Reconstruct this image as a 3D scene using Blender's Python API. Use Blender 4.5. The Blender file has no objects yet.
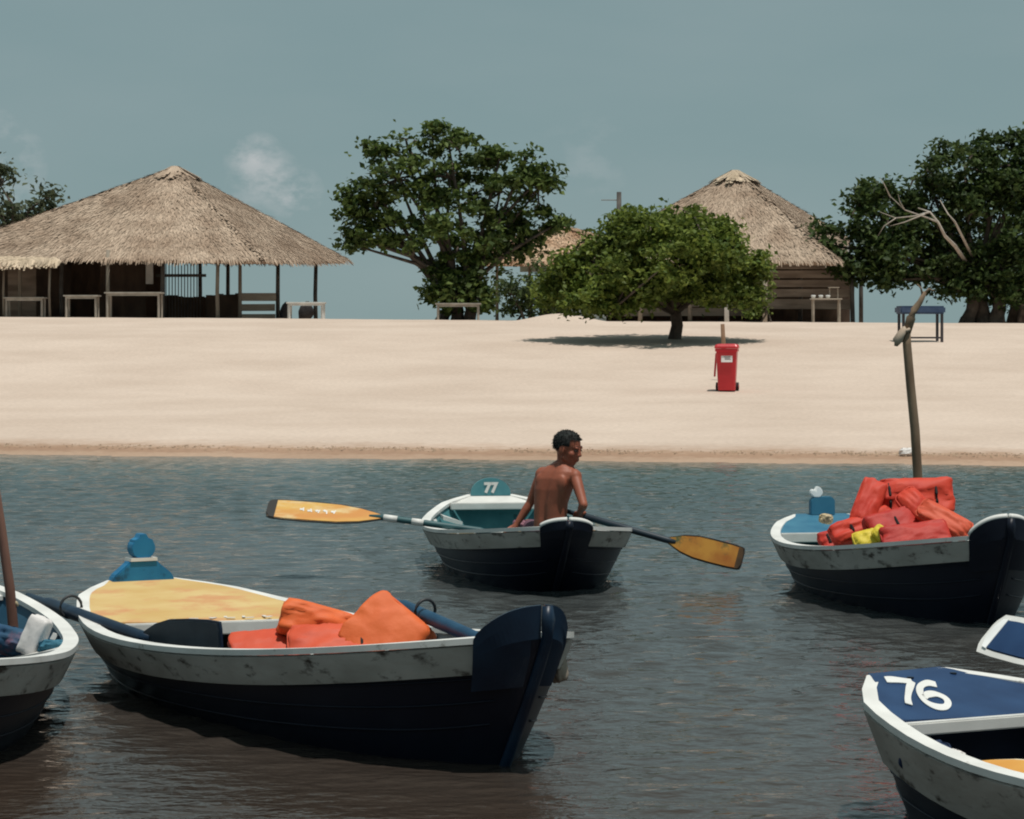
import bpy, bmesh, math, random
import numpy as np
from mathutils import Vector, Matrix, noise

R = math.radians
random.seed(7)
rng = np.random.default_rng(11)
scene = bpy.context.scene
col = scene.collection

# ------------------------------------------------------------------ camera
F, HY, CAMH = 2600.0, 335.0, 1.6          # focal length in px, horizon row, eye height above the water
cam_d = bpy.data.cameras.new('camera')
cam_d.sensor_width = 36.0
cam_d.lens = 36.0 * F / 1024.0
cam_d.shift_y = -(409.5 - HY) / 1024.0
cam_d.clip_start = 0.1
cam_d.clip_end = 12000
cam = bpy.data.objects.new('camera', cam_d)
cam.location = (0, 0, CAMH)
cam.rotation_euler = (R(90), 0, 0)
col.objects.link(cam)
scene.camera = cam

# ------------------------------------------------------------------ light
SUN = Vector((0.16, -0.20, 0.97)).normalized()
SUN_EL = math.asin(SUN.z)
SUN_AZ = math.atan2(SUN.x, SUN.y)
world = bpy.data.worlds.new('World')
scene.world = world
world.use_nodes = True
wn, wl = world.node_tree.nodes, world.node_tree.links
wn.clear()
out = wn.new('ShaderNodeOutputWorld')
bg = wn.new('ShaderNodeBackground')
bg.inputs['Strength'].default_value = 0.072
sky = wn.new('ShaderNodeTexSky')
sky.sky_type = 'NISHITA'
sky.sun_disc = False
sky.sun_elevation = SUN_EL
sky.sun_rotation = SUN_AZ
sky.altitude = 0
sky.air_density = 0.9
sky.dust_density = 0.25
sky.ozone_density = 1.2
# soft tropical haze: less saturated, a little greener than the clear-sky model
hsv = wn.new('ShaderNodeHueSaturation')
hsv.inputs['Saturation'].default_value = 0.62
wl.new(sky.outputs[0], hsv.inputs['Color'])
tint = wn.new('ShaderNodeMix'); tint.data_type = 'RGBA'; tint.blend_type = 'MULTIPLY'
tint.inputs['Factor'].default_value = 1.0
tint.inputs['B'].default_value = (0.72, 0.85, 0.84, 1)
wl.new(hsv.outputs[0], tint.inputs['A'])
# humid haze evens the sky out
hz = wn.new('ShaderNodeMix'); hz.data_type = 'RGBA'; hz.inputs['Factor'].default_value = 0.87
hz.inputs['B'].default_value = (3.0, 4.3, 4.5, 1)
wl.new(tint.outputs['Result'], hz.inputs['A'])
# faint fair-weather clouds
tc = wn.new('ShaderNodeTexCoord')
mp = wn.new('ShaderNodeMapping'); mp.inputs['Scale'].default_value = (1.0, 1.0, 1.7)
wl.new(tc.outputs['Generated'], mp.inputs['Vector'])
n1 = wn.new('ShaderNodeTexNoise'); n1.inputs['Scale'].default_value = 44; n1.inputs['Detail'].default_value = 7; n1.inputs['Roughness'].default_value = 0.6
wl.new(mp.outputs[0], n1.inputs['Vector'])
def wmath(op, a, b=None, clamp=False):
    m = wn.new('ShaderNodeMath'); m.operation = op; m.use_clamp = clamp
    for i, v in enumerate((a, b)):
        if v is None: continue
        if isinstance(v, (int, float)): m.inputs[i].default_value = v
        else: wl.new(v, m.inputs[i])
    return m.outputs[0]
def puff(dx, dz, rad):
    d = Vector((dx, 1.0, dz)).normalized()
    vm = wn.new('ShaderNodeVectorMath'); vm.operation = 'DISTANCE'
    vm.inputs[1].default_value = d
    wl.new(tc.outputs['Generated'], vm.inputs[0])
    return wmath('SUBTRACT', 1.0, wmath('DIVIDE', vm.outputs['Value'], rad), True)
puffs = None
for dx, dz, rad, k in ((-0.0990, 0.0670, 0.0125, 1.0), (-0.0930, 0.0600, 0.0135, 1.0), (-0.0840, 0.0545, 0.0125, .85), (-0.100, 0.058, 0.011, .6), (-0.2, 0.066, 0.022, .8), (0.03, 0.066, 0.022, .14),
                       (0.34, 0.07, 0.05, .7), (-0.42, 0.09, 0.06, .7), (0.62, 0.12, 0.07, .7)):
    p = wmath('MULTIPLY', puff(dx, dz, rad), k)
    puffs = p if puffs is None else wmath('MAXIMUM', puffs, p)
lump = wmath('MULTIPLY', wmath('SUBTRACT', n1.outputs['Fac'], 0.42, True), 5.5, True)
dens = wmath('MULTIPLY', wmath('MULTIPLY', wmath('POWER', puffs, 0.75), lump), 0.95, True)
n2 = wn.new('ShaderNodeTexNoise'); n2.inputs['Scale'].default_value = 5; n2.inputs['Detail'].default_value = 5
mp2 = wn.new('ShaderNodeMapping'); mp2.inputs['Scale'].default_value = (1, 1, 3.5)
wl.new(tc.outputs['Generated'], mp2.inputs['Vector']); wl.new(mp2.outputs[0], n2.inputs['Vector'])
veil = wmath('MULTIPLY', wmath('SUBTRACT', n2.outputs['Fac'], 0.42, True), 0.35, True)
dens = wmath('MAXIMUM', dens, veil)
cl = wn.new('ShaderNodeMix'); cl.data_type = 'RGBA'
cl.inputs['B'].default_value = (6.6, 7.0, 7.1, 1)
wl.new(dens, cl.inputs['Factor']); wl.new(hz.outputs['Result'], cl.inputs['A'])
wl.new(cl.outputs['Result'], bg.inputs['Color'])
wl.new(bg.outputs[0], out.inputs['Surface'])

sun_d = bpy.data.lights.new('sun', 'SUN')
sun_d.energy = 3.5
sun_d.angle = R(0.55)
sun_d.color = (1.0, 0.955, 0.88)
sun = bpy.data.objects.new('sun', sun_d)
sun.rotation_euler = SUN.to_track_quat('Z', 'Y').to_euler()
sun.location = (5, -5, 40)
col.objects.link(sun)

scene.view_settings.view_transform = 'Standard'
scene.view_settings.look = 'None'
scene.view_settings.exposure = 0.0
scene.view_settings.gamma = 1.0
scene.view_settings.use_curve_mapping = False
scene.render.engine = 'CYCLES'
scene.cycles.max_bounces = 8
scene.cycles.use_denoising = True
scene.cycles.filter_width = 2.0

def at(px, py, Y):
    """the point at depth Y metres that the photograph shows at that pixel"""
    return Vector(((px - 512) * Y / F, Y, CAMH - (py - HY) * Y / F))

# ------------------------------------------------------------------ materials
MATS = {}
def mat(name, c, rough=.6, c2=None, scale=6.0, lo=.35, hi=.65, bump=0.0, bscale=None, spec=.35, stain=None, stain_scale=5.0, stain_lo=.56, stain_hi=.66,
        island=0.0, stretch=(1, 1, 1), coat=0.0, detail=6):
    """procedural paint / wood / cloth: two tones by noise, optional stains, optional tone per loose piece"""
    if name in MATS: return MATS[name]
    m = bpy.data.materials.new(name); m.use_nodes = True
    N, Lk = m.node_tree.nodes, m.node_tree.links
    b = N['Principled BSDF']
    b.inputs['Roughness'].default_value = rough
    b.inputs['Specular IOR Level'].default_value = spec
    b.inputs['Coat Weight'].default_value = coat
    co = N.new('ShaderNodeTexCoord'); mp = N.new('ShaderNodeMapping'); mp.inputs['Scale'].default_value = stretch
    Lk.new(co.outputs['Object'], mp.inputs['Vector'])
    nz = N.new('ShaderNodeTexNoise'); nz.inputs['Scale'].default_value = scale; nz.inputs['Detail'].default_value = detail
    Lk.new(mp.outputs[0], nz.inputs['Vector'])
    rp = N.new('ShaderNodeValToRGB')
    rp.color_ramp.elements[0].position = lo; rp.color_ramp.elements[1].position = hi
    rp.color_ramp.elements[0].color = (*c, 1)
    rp.color_ramp.elements[1].color = (*(c2 if c2 else tuple(min(1, x * 1.25) for x in c)), 1)
    Lk.new(nz.outputs['Fac'], rp.inputs['Fac'])
    cur = rp.outputs['Color']
    if island:
        g = N.new('ShaderNodeNewGeometry')
        mr = N.new('ShaderNodeMapRange'); mr.inputs['To Min'].default_value = 1 - island; mr.inputs['To Max'].default_value = 1 + island
        Lk.new(g.outputs['Random Per Island'], mr.inputs['Value'])
        hs = N.new('ShaderNodeHueSaturation'); Lk.new(mr.outputs[0], hs.inputs['Value']); Lk.new(cur, hs.inputs['Color'])
        cur = hs.outputs['Color']
    if stain:
        n2 = N.new('ShaderNodeTexNoise'); n2.inputs['Scale'].default_value = stain_scale; n2.inputs['Detail'].default_value = 8; n2.inputs['Roughness'].default_value = .65
        Lk.new(mp.outputs[0], n2.inputs['Vector'])
        r2 = N.new('ShaderNodeMapRange'); r2.inputs['From Min'].default_value = stain_lo; r2.inputs['From Max'].default_value = stain_hi
        Lk.new(n2.outputs['Fac'], r2.inputs['Value'])
        mx = N.new('ShaderNodeMix'); mx.data_type = 'RGBA'
        Lk.new(r2.outputs[0], mx.inputs['Factor']); Lk.new(cur, mx.inputs['A']); mx.inputs['B'].default_value = (*stain, 1)
        cur = mx.outputs['Result']
    Lk.new(cur, b.inputs['Base Color'])
    if bump:
        bz = N.new('ShaderNodeTexNoise'); bz.inputs['Scale'].default_value = bscale or scale * 3; bz.inputs['Detail'].default_value = 6
        Lk.new(mp.outputs[0], bz.inputs['Vector'])
        bp = N.new('ShaderNodeBump'); bp.inputs['Strength'].default_value = min(1, bump); bp.inputs['Distance'].default_value = .02
        Lk.new(bz.outputs['Fac'], bp.inputs['Height']); Lk.new(bp.outputs[0], b.inputs['Normal'])
    MATS[name] = m
    return m

# ------------------------------------------------------------------ mesh helpers
class MB:
    def __init__(s): s.v = []; s.f = []
    def add(s, v, f):
        o = len(s.v); s.v += [tuple(p) for p in v]; s.f += [tuple(i + o for i in q) for q in f]; return s
    def box(s, c, d, rot=None):
        h = [x / 2 for x in d]; c = Vector(c)
        M = rot if isinstance(rot, Matrix) else (Matrix.Rotation(rot, 3, 'Z') if rot else Matrix.Identity(3))
        v = [c + M @ Vector((x * h[0], y * h[1], z * h[2])) for x in (-1, 1) for y in (-1, 1) for z in (-1, 1)]
        return s.add(v, [(0, 1, 3, 2), (4, 6, 7, 5), (0, 4, 5, 1), (2, 3, 7, 6), (0, 2, 6, 4), (1, 5, 7, 3)])
    def tube(s, pts, r, n=8, cap=True, flat=1.0):
        pts = [Vector(p) for p in pts]
        rs = r if isinstance(r, (list, tuple)) else [r] * len(pts)
        v = []; f = []
        up = Vector((0, 0, 1))
        for i, p in enumerate(pts):
            d = (pts[min(i + 1, len(pts) - 1)] - pts[max(i - 1, 0)]).normalized()
            a = up if abs(d.z) < .95 else Vector((0, 1, 0))
            x = d.cross(a).normalized(); y = x.cross(d).normalized()
            for k in range(n):
                t = 2 * math.pi * k / n
                v.append(p + x * math.cos(t) * rs[i] + y * math.sin(t) * rs[i] * flat)
        for i in range(len(pts) - 1):
            for k in range(n):
                f.append((i * n + k, i * n + (k + 1) % n, (i + 1) * n + (k + 1) % n, (i + 1) * n + k))
        if cap:
            f.append(tuple(range(n - 1, -1, -1))); f.append(tuple((len(pts) - 1) * n + k for k in range(n)))
        return s.add(v, f)
    def prism(s, outline, M, th):
        """2-D outline (x, z) in the frame M (4x4), extruded th along its y"""
        n = len(outline)
        v = [M @ Vector((x, -th / 2, z)) for x, z in outline] + [M @ Vector((x, th / 2, z)) for x, z in outline]
        f = [tuple(range(n)), tuple(range(2 * n - 1, n - 1, -1))]
        f += [(i, n + i, n + (i + 1) % n, (i + 1) % n) for i in range(n)]
        return s.add(v, f)
    def patch(s, G, th):
        """grid of points (rows x cols) made into a closed plate, th outward along its normals"""
        G = np.asarray(G, float); n, m = G.shape[:2]
        du = np.gradient(G, axis=0); dv = np.gradient(G, axis=1)
        N = np.cross(du, dv); N /= (np.linalg.norm(N, axis=2, keepdims=True) + 1e-9)
        O = G + N * th
        v = list(G.reshape(-1, 3)) + list(O.reshape(-1, 3)); k = n * m; f = []
        for i in range(n - 1):
            for j in range(m - 1):
                a, b, c, d = i * m + j, i * m + j + 1, (i + 1) * m + j + 1, (i + 1) * m + j
                f.append((a, b, c, d)); f.append((k + d, k + c, k + b, k + a))
        rim = [(0, j) for j in range(m)] + [(i, m - 1) for i in range(1, n)] + [(n - 1, j) for j in range(m - 2, -1, -1)] + [(i, 0) for i in range(n - 2, 0, -1)]
        ids = [i * m + j for i, j in rim]
        for a, b in zip(ids, ids[1:] + ids[:1]): f.append((a, k + a, k + b, b))
        return s.add(v, f)
    def build(s, name, m, parent=None, smooth=False, bevel=0.0, recalc=True):
        me = bpy.data.meshes.new(name)
        me.from_pydata([tuple(p) for p in s.v], [], s.f)
        if recalc or bevel:
            bm = bmesh.new(); bm.from_mesh(me)
            if recalc: bmesh.ops.recalc_face_normals(bm, faces=bm.faces)
            if bevel: bmesh.ops.bevel(bm, geom=list(bm.edges), offset=bevel, segments=2, affect='EDGES', clamp_overlap=True)
            bm.to_mesh(me); bm.free()
        if smooth:
            me.polygons.foreach_set('use_smooth', [True] * len(me.polygons))
        me.materials.append(m)
        o = bpy.data.objects.new(name, me); col.objects.link(o)
        if parent: o.parent = parent
        return o

def tag(o, label=None, cat=None, group=None, kind=None):
    if label: o['label'] = label
    if cat: o['category'] = cat
    if group: o['group'] = group
    if kind: o['kind'] = kind
    return o
def thing(name, loc, rz=0, label=None, cat=None, group=None):
    o = bpy.data.objects.new(name, None); col.objects.link(o)
    o.location = loc; o.rotation_euler = (0, 0, rz); o.empty_display_size = .2
    return tag(o, label, cat, group)
def crom(xs, ys, x):
    """smooth curve through control points"""
    xs = np.asarray(xs, float); ys = np.asarray(ys, float); x = np.asarray(x, float)
    g = np.gradient(ys, xs); i = np.clip(np.searchsorted(xs, x) - 1, 0, len(xs) - 2)
    h = xs[i + 1] - xs[i]; t = (x - xs[i]) / h
    return (2*t**3-3*t**2+1)*ys[i] + (t**3-2*t**2+t)*h*g[i] + (-2*t**3+3*t**2)*ys[i+1] + (t**3-t**2)*h*g[i+1]
def sstep(a, b, x):
    t = np.clip((x - a) / (b - a), 0, 1); return t * t * (3 - 2 * t)
def grid_mesh(name, xs, ys, Z, m):
    nx, ny = len(xs), len(ys)
    X, Y = np.meshgrid(xs, ys)
    co = np.stack([X, Y, Z], -1).reshape(-1, 3).astype(np.float32)
    a = (np.arange(ny - 1)[:, None] * nx + np.arange(nx - 1)[None, :]).ravel()
    q = np.stack([a, a + 1, a + nx + 1, a + nx], -1).astype(np.int32)
    me = bpy.data.meshes.new(name)
    me.vertices.add(len(co)); me.vertices.foreach_set('co', co.ravel())
    me.loops.add(q.size); me.loops.foreach_set('vertex_index', q.ravel())
    me.polygons.add(len(q)); me.polygons.foreach_set('loop_start', np.arange(len(q), dtype=np.int32) * 4)
    me.polygons.foreach_set('use_smooth', np.ones(len(q), bool))
    me.update(calc_edges=True)
    me.materials.append(m)
    o = bpy.data.objects.new(name, me); col.objects.link(o)
    return o
def vnoise(X, Y, s, seed):
    """cheap tiling-free value noise on arrays"""
    x, y = X / s + seed * 17.3, Y / s + seed * 9.1
    xi, yi = np.floor(x), np.floor(y); fx, fy = x - xi, y - yi
    fx = fx * fx * (3 - 2 * fx); fy = fy * fy * (3 - 2 * fy)
    def h(a, b):
        v = np.sin(a * 127.1 + b * 311.7 + seed * 74.7) * 43758.5453
        return v - np.floor(v)
    return (h(xi, yi) * (1 - fx) + h(xi + 1, yi) * fx) * (1 - fy) + (h(xi, yi + 1) * (1 - fx) + h(xi + 1, yi + 1) * fx) * fy - .5

# ------------------------------------------------------------------ the beach
PY = [-400, -60, 0, 18, 26, 31, 33, 35, 40, 50, 58, 66, 73, 80, 90, 110, 160, 300, 5000]
PZ = [-1.6, -1.5, -1.2, -.85, -.45, -.13, 0, .085, .2, .48, .95, 1.53, 1.83, 2.06, 2.07, 1.95, 1.2, .8, .8]
def beach_z(X, Y, rough=True):
    X = np.asarray(X, float); Y = np.asarray(Y, float)
    Ye = Y + .22 * np.clip(X, -14, 14) * (1 - sstep(36, 62, Y)) + .35 * vnoise(X, Y * 0, 3.1, 5) * (1 - sstep(34, 40, Y))
    z = np.interp(Ye, PY, PZ)
    z = (z + np.interp(Ye - 1.5, PY, PZ) + np.interp(Ye + 1.5, PY, PZ)) / 3 if rough is not None else z
    up = sstep(50, 80, Y)
    z = z - .0065 * np.clip(X, -25, 25) * up
    w = sstep(34, 42, Y)
    z = z + w * (.03 * vnoise(X, Y, 6.0, 1) + .008 * vnoise(X, Y, 2.2, 2))
    if rough:
        z = z + w * (.012 * vnoise(X, Y, .8, 3) + .010 * vnoise(X, Y, .42, 4)) + (1 - w) * .02 * vnoise(X, Y, .7, 8)
    z = z + .28 * np.exp(-(((X - 1.45) / 1.1) ** 2 + ((Y - 77) / 1.4) ** 2))
    return z
def gz(x, y): return float(beach_z(x, y, False))

def sand_material():
    m = bpy.data.materials.new('sand'); m.use_nodes = True
    N, Lk = m.node_tree.nodes, m.node_tree.links; b = N['Principled BSDF']
    b.inputs['Roughness'].default_value = .95; b.inputs['Specular IOR Level'].default_value = .12
    g = N.new('ShaderNodeNewGeometry'); sp = N.new('ShaderNodeSeparateXYZ'); Lk.new(g.outputs['Position'], sp.inputs[0])
    nz = N.new('ShaderNodeTexNoise'); nz.inputs['Scale'].default_value = .35; nz.inputs['Detail'].default_value = 8
    Lk.new(g.outputs['Position'], nz.inputs['Vector'])
    rp = N.new('ShaderNodeValToRGB'); rp.color_ramp.elements[0].color = (.53, .42, .345, 1); rp.color_ramp.elements[1].color = (.60, .485, .405, 1)
    rp.color_ramp.elements[0].position = .35; rp.color_ramp.elements[1].position = .65
    Lk.new(nz.outputs['Fac'], rp.inputs['Fac'])
    # fine grain speckle
    sn = N.new('ShaderNodeTexNoise'); sn.inputs['Scale'].default_value = 14; sn.inputs['Detail'].default_value = 6; Lk.new(g.outputs['Position'], sn.inputs['Vector'])
    sr = N.new('ShaderNodeMapRange'); sr.inputs['From Min'].default_value = .3; sr.inputs['From Max'].default_value = .7; sr.inputs['To Min'].default_value = .9; sr.inputs['To Max'].default_value = 1.08
    Lk.new(sn.outputs['Fac'], sr.inputs['Value'])
    hv = N.new('ShaderNodeHueSaturation'); Lk.new(sr.outputs[0], hv.inputs['Value']); Lk.new(rp.outputs['Color'], hv.inputs['Color'])
    # wet margin with the strand line of dark litter: follows the height above the water
    wob = N.new('ShaderNodeTexNoise'); wob.inputs['Scale'].default_value = 4.5; wob.inputs['Detail'].default_value = 6; Lk.new(g.outputs['Position'], wob.inputs['Vector'])
    ad = N.new('ShaderNodeMath'); ad.operation = 'MULTIPLY_ADD'; ad.inputs[1].default_value = .055; Lk.new(wob.outputs['Fac'], ad.inputs[0]); Lk.new(sp.outputs['Z'], ad.inputs[2])
    wr = N.new('ShaderNodeValToRGB'); cr = wr.color_ramp
    cr.elements[0].position = .0; cr.elements[0].color = (.30, .21, .135, 1)
    cr.elements[1].position = 1.0; cr.elements[1].color = (1, 1, 1, 1)
    for p, c in ((.36, (.72, .62, .54, 1)), (.50, (.70, .60, .52, 1)), (.57, (.58, .46, .38, 1)), (.66, (.64, .52, .43, 1)), (.74, (.86, .80, .76, 1)), (.85, (1, 1, 1, 1))):
        e = cr.elements.new(p); e.color = c
    mr = N.new('ShaderNodeMapRange'); mr.inputs['From Min'].default_value = -.08; mr.inputs['From Max'].default_value = .175
    Lk.new(ad.outputs[0], mr.inputs['Value']); Lk.new(mr.outputs[0], wr.inputs['Fac'])
    mx = N.new('ShaderNodeMix'); mx.data_type = 'RGBA'; mx.blend_type = 'MULTIPLY'; mx.inputs['Factor'].default_value = 1
    Lk.new(hv.outputs['Color'], mx.inputs['A']); Lk.new(wr.outputs['Color'], mx.inputs['B'])
    Lk.new(mx.outputs['Result'], b.inputs['Base Color'])
    bz = N.new('ShaderNodeTexNoise'); bz.inputs['Scale'].default_value = 5; bz.inputs['Detail'].default_value = 8; Lk.new(g.outputs['Position'], bz.inputs['Vector'])
    bp = N.new('ShaderNodeBump'); bp.inputs['Strength'].default_value = .25; bp.inputs['Distance'].default_value = .05
    Lk.new(bz.outputs['Fac'], bp.inputs['Height']); Lk.new(bp.outputs[0], b.inputs['Normal'])
    return m
def axis(lo, a, b, hi, fine, grow=1.35):
    mid = list(np.arange(a, b + 1e-6, fine)); L_, H_ = [], []
    s, x = fine, a
    while x > lo: s *= grow; x -= s; L_.append(max(x, lo))
    s, x = fine, mid[-1]
    while x < hi: s *= grow; x += s; H_.append(min(x, hi))
    return np.array(L_[::-1] + mid + H_)
bxs = axis(-3000, -20, 20, 3000, .2)
bys = axis(-400, 30, 86, 5000, .2)
BX, BY = np.meshgrid(bxs, bys)
beach = grid_mesh('beach', bxs, bys, beach_z(BX, BY), sand_material())
tag(beach, 'pale sand beach rising from the water to a low crest', kind='structure')

# ------------------------------------------------------------------ the water
def water_material():
    m = bpy.data.materials.new('river_water'); m.use_nodes = True
    N, Lk = m.node_tree.nodes, m.node_tree.links; b = N['Principled BSDF']
    b.inputs['IOR'].default_value = 1.333; b.inputs['Roughness'].default_value = .08; b.inputs['Specular IOR Level'].default_value = .5
    at_ = N.new('ShaderNodeAttribute'); at_.attribute_name = 'depth'
    rp = N.new('ShaderNodeValToRGB'); cr = rp.color_ramp
    cr.elements[0].position = 0; cr.elements[0].color = (.28, .215, .155, 1)
    cr.elements[1].position = 1; cr.elements[1].color = (.042, .028, .020, 1)
    for p, c in ((.04, (.17, .15, .115, 1)), (.12, (.058, .086, .078, 1)), (.40, (.038, .056, .055, 1)), (.80, (.054, .066, .069, 1))):
        e = cr.elements.new(p); e.color = c
    Lk.new(at_.outputs['Fac'], rp.inputs['Fac']); Lk.new(rp.outputs['Color'], b.inputs['Base Color'])
    g = N.new('ShaderNodeNewGeometry')
    mp = N.new('ShaderNodeMapping'); mp.inputs['Scale'].default_value = (1.0, 1.5, 1); Lk.new(g.outputs['Position'], mp.inputs['Vector'])
    nz = N.new('ShaderNodeTexNoise'); nz.inputs['Scale'].default_value = 9.5; nz.inputs['Detail'].default_value = 3; nz.inputs['Roughness'].default_value = .45; Lk.new(mp.outputs[0], nz.inputs['Vector'])
    bp = N.new('ShaderNodeBump'); bp.inputs['Strength'].default_value = 1.0; bp.inputs['Distance'].default_value = .0165
    Lk.new(nz.outputs['Fac'], bp.inputs['Height']); Lk.new(bp.outputs[0], b.inputs['Normal'])
    return m
wxs = axis(-3000, -8.5, 8.5, 3000, .05)
wys = axis(-300, 6.5, 36, 60, .05)
WX, WY = np.meshgrid(wxs, wys)
WZ = np.zeros_like(WX)
wr_ = np.random.default_rng(5)
for i in range(26):                                     # wind ripple: many short crossing wave trains
    lam = wr_.uniform(.15, .36) if i else .9; ang = R(93) + wr_.normal(0, .5)
    k = 2 * math.pi / lam; a = (.0068 if i else .003) * lam * wr_.uniform(.5, 1)
    ph = k * (WX * math.cos(ang) + WY * math.sin(ang)) + wr_.uniform(0, 6.28) + 1.6 * vnoise(WX, WY, lam * 3.5, i + 20)
    WZ += a * np.sin(ph) * np.clip(1 + 1.9 * vnoise(WX, WY, 1.7, i + 60), .1, 2.2)
calm = .6 + .4 * sstep(9.6, 12.5, WY) + .5 * vnoise(WX, WY, 4.0, 99)
WZ *= np.clip(calm, .3, 1.3) * (1 - .75 * sstep(28, 33, WY)) * sstep(-40, 4, WY)
WZ *= (np.abs(WX) < 30)
river = grid_mesh('river', wxs, wys, WZ, water_material())
tag(river, 'rippled dark river water', kind='structure')
dep = np.clip(-beach_z(WX, WY) / 1.05, 0, 1).astype(np.float32)
att = river.data.attributes.new('depth', 'FLOAT', 'POINT')
att.data.foreach_set('value', dep.ravel())

# ------------------------------------------------------------------ thatched huts
THATCH = mat('thatch', (.31, .225, .165), .9, (.46, .355, .27), scale=1.1, island=.24, spec=.1)
THATCH_PALE = mat('thatch_pale', (.42, .33, .235), .9, (.54, .43, .32), scale=2, island=.3, spec=.1)
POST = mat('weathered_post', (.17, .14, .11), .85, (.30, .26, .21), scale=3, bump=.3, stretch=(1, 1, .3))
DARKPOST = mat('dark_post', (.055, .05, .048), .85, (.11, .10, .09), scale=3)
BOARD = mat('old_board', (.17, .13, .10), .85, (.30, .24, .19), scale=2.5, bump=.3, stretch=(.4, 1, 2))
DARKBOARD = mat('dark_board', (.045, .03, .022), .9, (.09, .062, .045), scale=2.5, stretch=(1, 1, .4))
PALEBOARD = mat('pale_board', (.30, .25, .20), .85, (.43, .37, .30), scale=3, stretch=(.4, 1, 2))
WHITEWOOD = mat('white_table_paint', (.55, .54, .51), .6, (.70, .69, .66), scale=4)
GREYWOOD = mat('grey_table_wood', (.30, .27, .23), .8, (.42, .38, .33), scale=4)

def roof_face(mb, P, Q, A, n_course, step, ragged, r, sag=.0):
    """thatch of many palm-leaf blades on the triangle eave P-Q, apex A"""
    P, Q, A = Vector(P), Vector(Q), Vector(A)
    e = (Q - P); N = e.cross(A - P).normalized()
    if N.z < 0: N = -N
    W = e.length
    for ci in range(n_course):
        t = ci / n_course
        w = W * (1 - t); n = max(2, int(w / step))
        for k in range(n):
            for rep in range(3):
                s = (k + r.random()) / n
                tt = min(.985, max(0, t + r.uniform(-.5, .5) / n_course))
                p = (P + e * s).lerp(A, tt)
                bend = (A - (P + e * s)).normalized()
                dirn = (-bend + e.normalized() * r.uniform(-.22, .22)).normalized()
                ln = r.uniform(.15, .34) if ci else r.uniform(.15, .15 + ragged)
                wd = r.uniform(.03, .065)
                side = dirn.cross(N).normalized() * wd * .5
                lift = N * r.uniform(.005, .022)
                b = p + N * r.uniform(.02, .06) + Vector((0, 0, -sag * 4 * s * (1 - s) * (1 - tt)))
                tip = b + dirn * ln + lift * .5 - Vector((0, 0, .10 if ci == 0 else .0)) * r.random()
                mid = b + dirn * ln * .55 + lift
                mb.add([b - side * .7, b + side * .7, mid + side, tip + side * .4, tip - side * .4, mid - side], [(0, 1, 2, 5), (5, 2, 3, 4)])

def thatched_roof(parent, corners, apex, courses, step=.11, ragged=.5, seed=1, cap=True, sag=.0, material=None):
    r = random.Random(seed)
    corners = [Vector(c) for c in corners]; apex = Vector(apex)
    base = MB()
    n = len(corners)
    base.add(corners + [apex] + [c - Vector((0, 0, .16)) for c in corners] + [apex - Vector((0, 0, .3))],
             [(i, (i + 1) % n, n) for i in range(n)] + [((i + 1) % n + n + 1, i + n + 1, 2 * n + 1) for i in range(n)] + [(i, i + n + 1, (i + 1) % n + n + 1, (i + 1) % n) for i in range(n)])
    roof = base.build('roof', material or THATCH, parent)
    for i in range(n):
        mb = MB(); roof_face(mb, corners[i], corners[(i + 1) % n], apex, courses, step, ragged, r, sag)
        o = mb.build('thatch', material or THATCH, roof, recalc=False); o['kind'] = 'stuff'
    for i in range(n):                                   # bundled hips
        mb = MB(); c = corners[i]; d = (apex - c)
        for k in range(int(d.length / .09)):
            p = c + d * (k * .09 / d.length)
            for q in range(3):
                dr = (-d.normalized() + Vector((r.uniform(-.5, .5), r.uniform(-.5, .5), r.uniform(-.1, .2)))).normalized()
                sd = dr.cross(Vector((0, 0, 1))).normalized() * .05
                p0 = p + Vector((0, 0, r.uniform(.0, .055))); p1 = p0 + dr * r.uniform(.2, .36) + Vector((0, 0, .02))
                mb.add([p0 - sd, p0 + sd, p1 + sd * .5, p1 - sd * .5], [(0, 1, 2, 3)])
        o = mb.build('hip_thatch', material or THATCH, roof, recalc=False); o['kind'] = 'stuff'
    if cap:
        mb = MB(); nr = 14
        for k in range(220):
            a = r.uniform(0, 6.283); ln = r.uniform(.5, 1.0)
            d = Vector((math.cos(a), math.sin(a), -.52)).normalized(); sd = Vector((-math.sin(a), math.cos(a), 0)) * .07
            p0 = apex + Vector((math.cos(a) * .12, math.sin(a) * .12, r.uniform(.0, .07))); p1 = p0 + d * ln
            mb.add([p0 - sd, p0 + sd, p1 + sd * .8, p1 - sd * .8], [(0, 1, 2, 3)])
        o = mb.build('roof_cap', THATCH_PALE if cap == 'pale' else THATCH, roof, recalc=False); o['kind'] = 'stuff'
    return roof

def post(parent, p, z0, z1, r=.06, m=POST, lean=0.0):
    k = random.uniform(-.03, .03)
    return MB().tube([(p[0], p[1], z0), (p[0] + k + lean * .5, p[1], (z0 + z1) / 2), (p[0] + lean, p[1], z1)], [r * 1.05, r, r * .92], 8).build('post', m, parent, smooth=True)

def hut_origin(px, Y):
    x = (px - 512) * Y / F
    return Vector((x, Y, gz(x, Y)))

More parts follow.
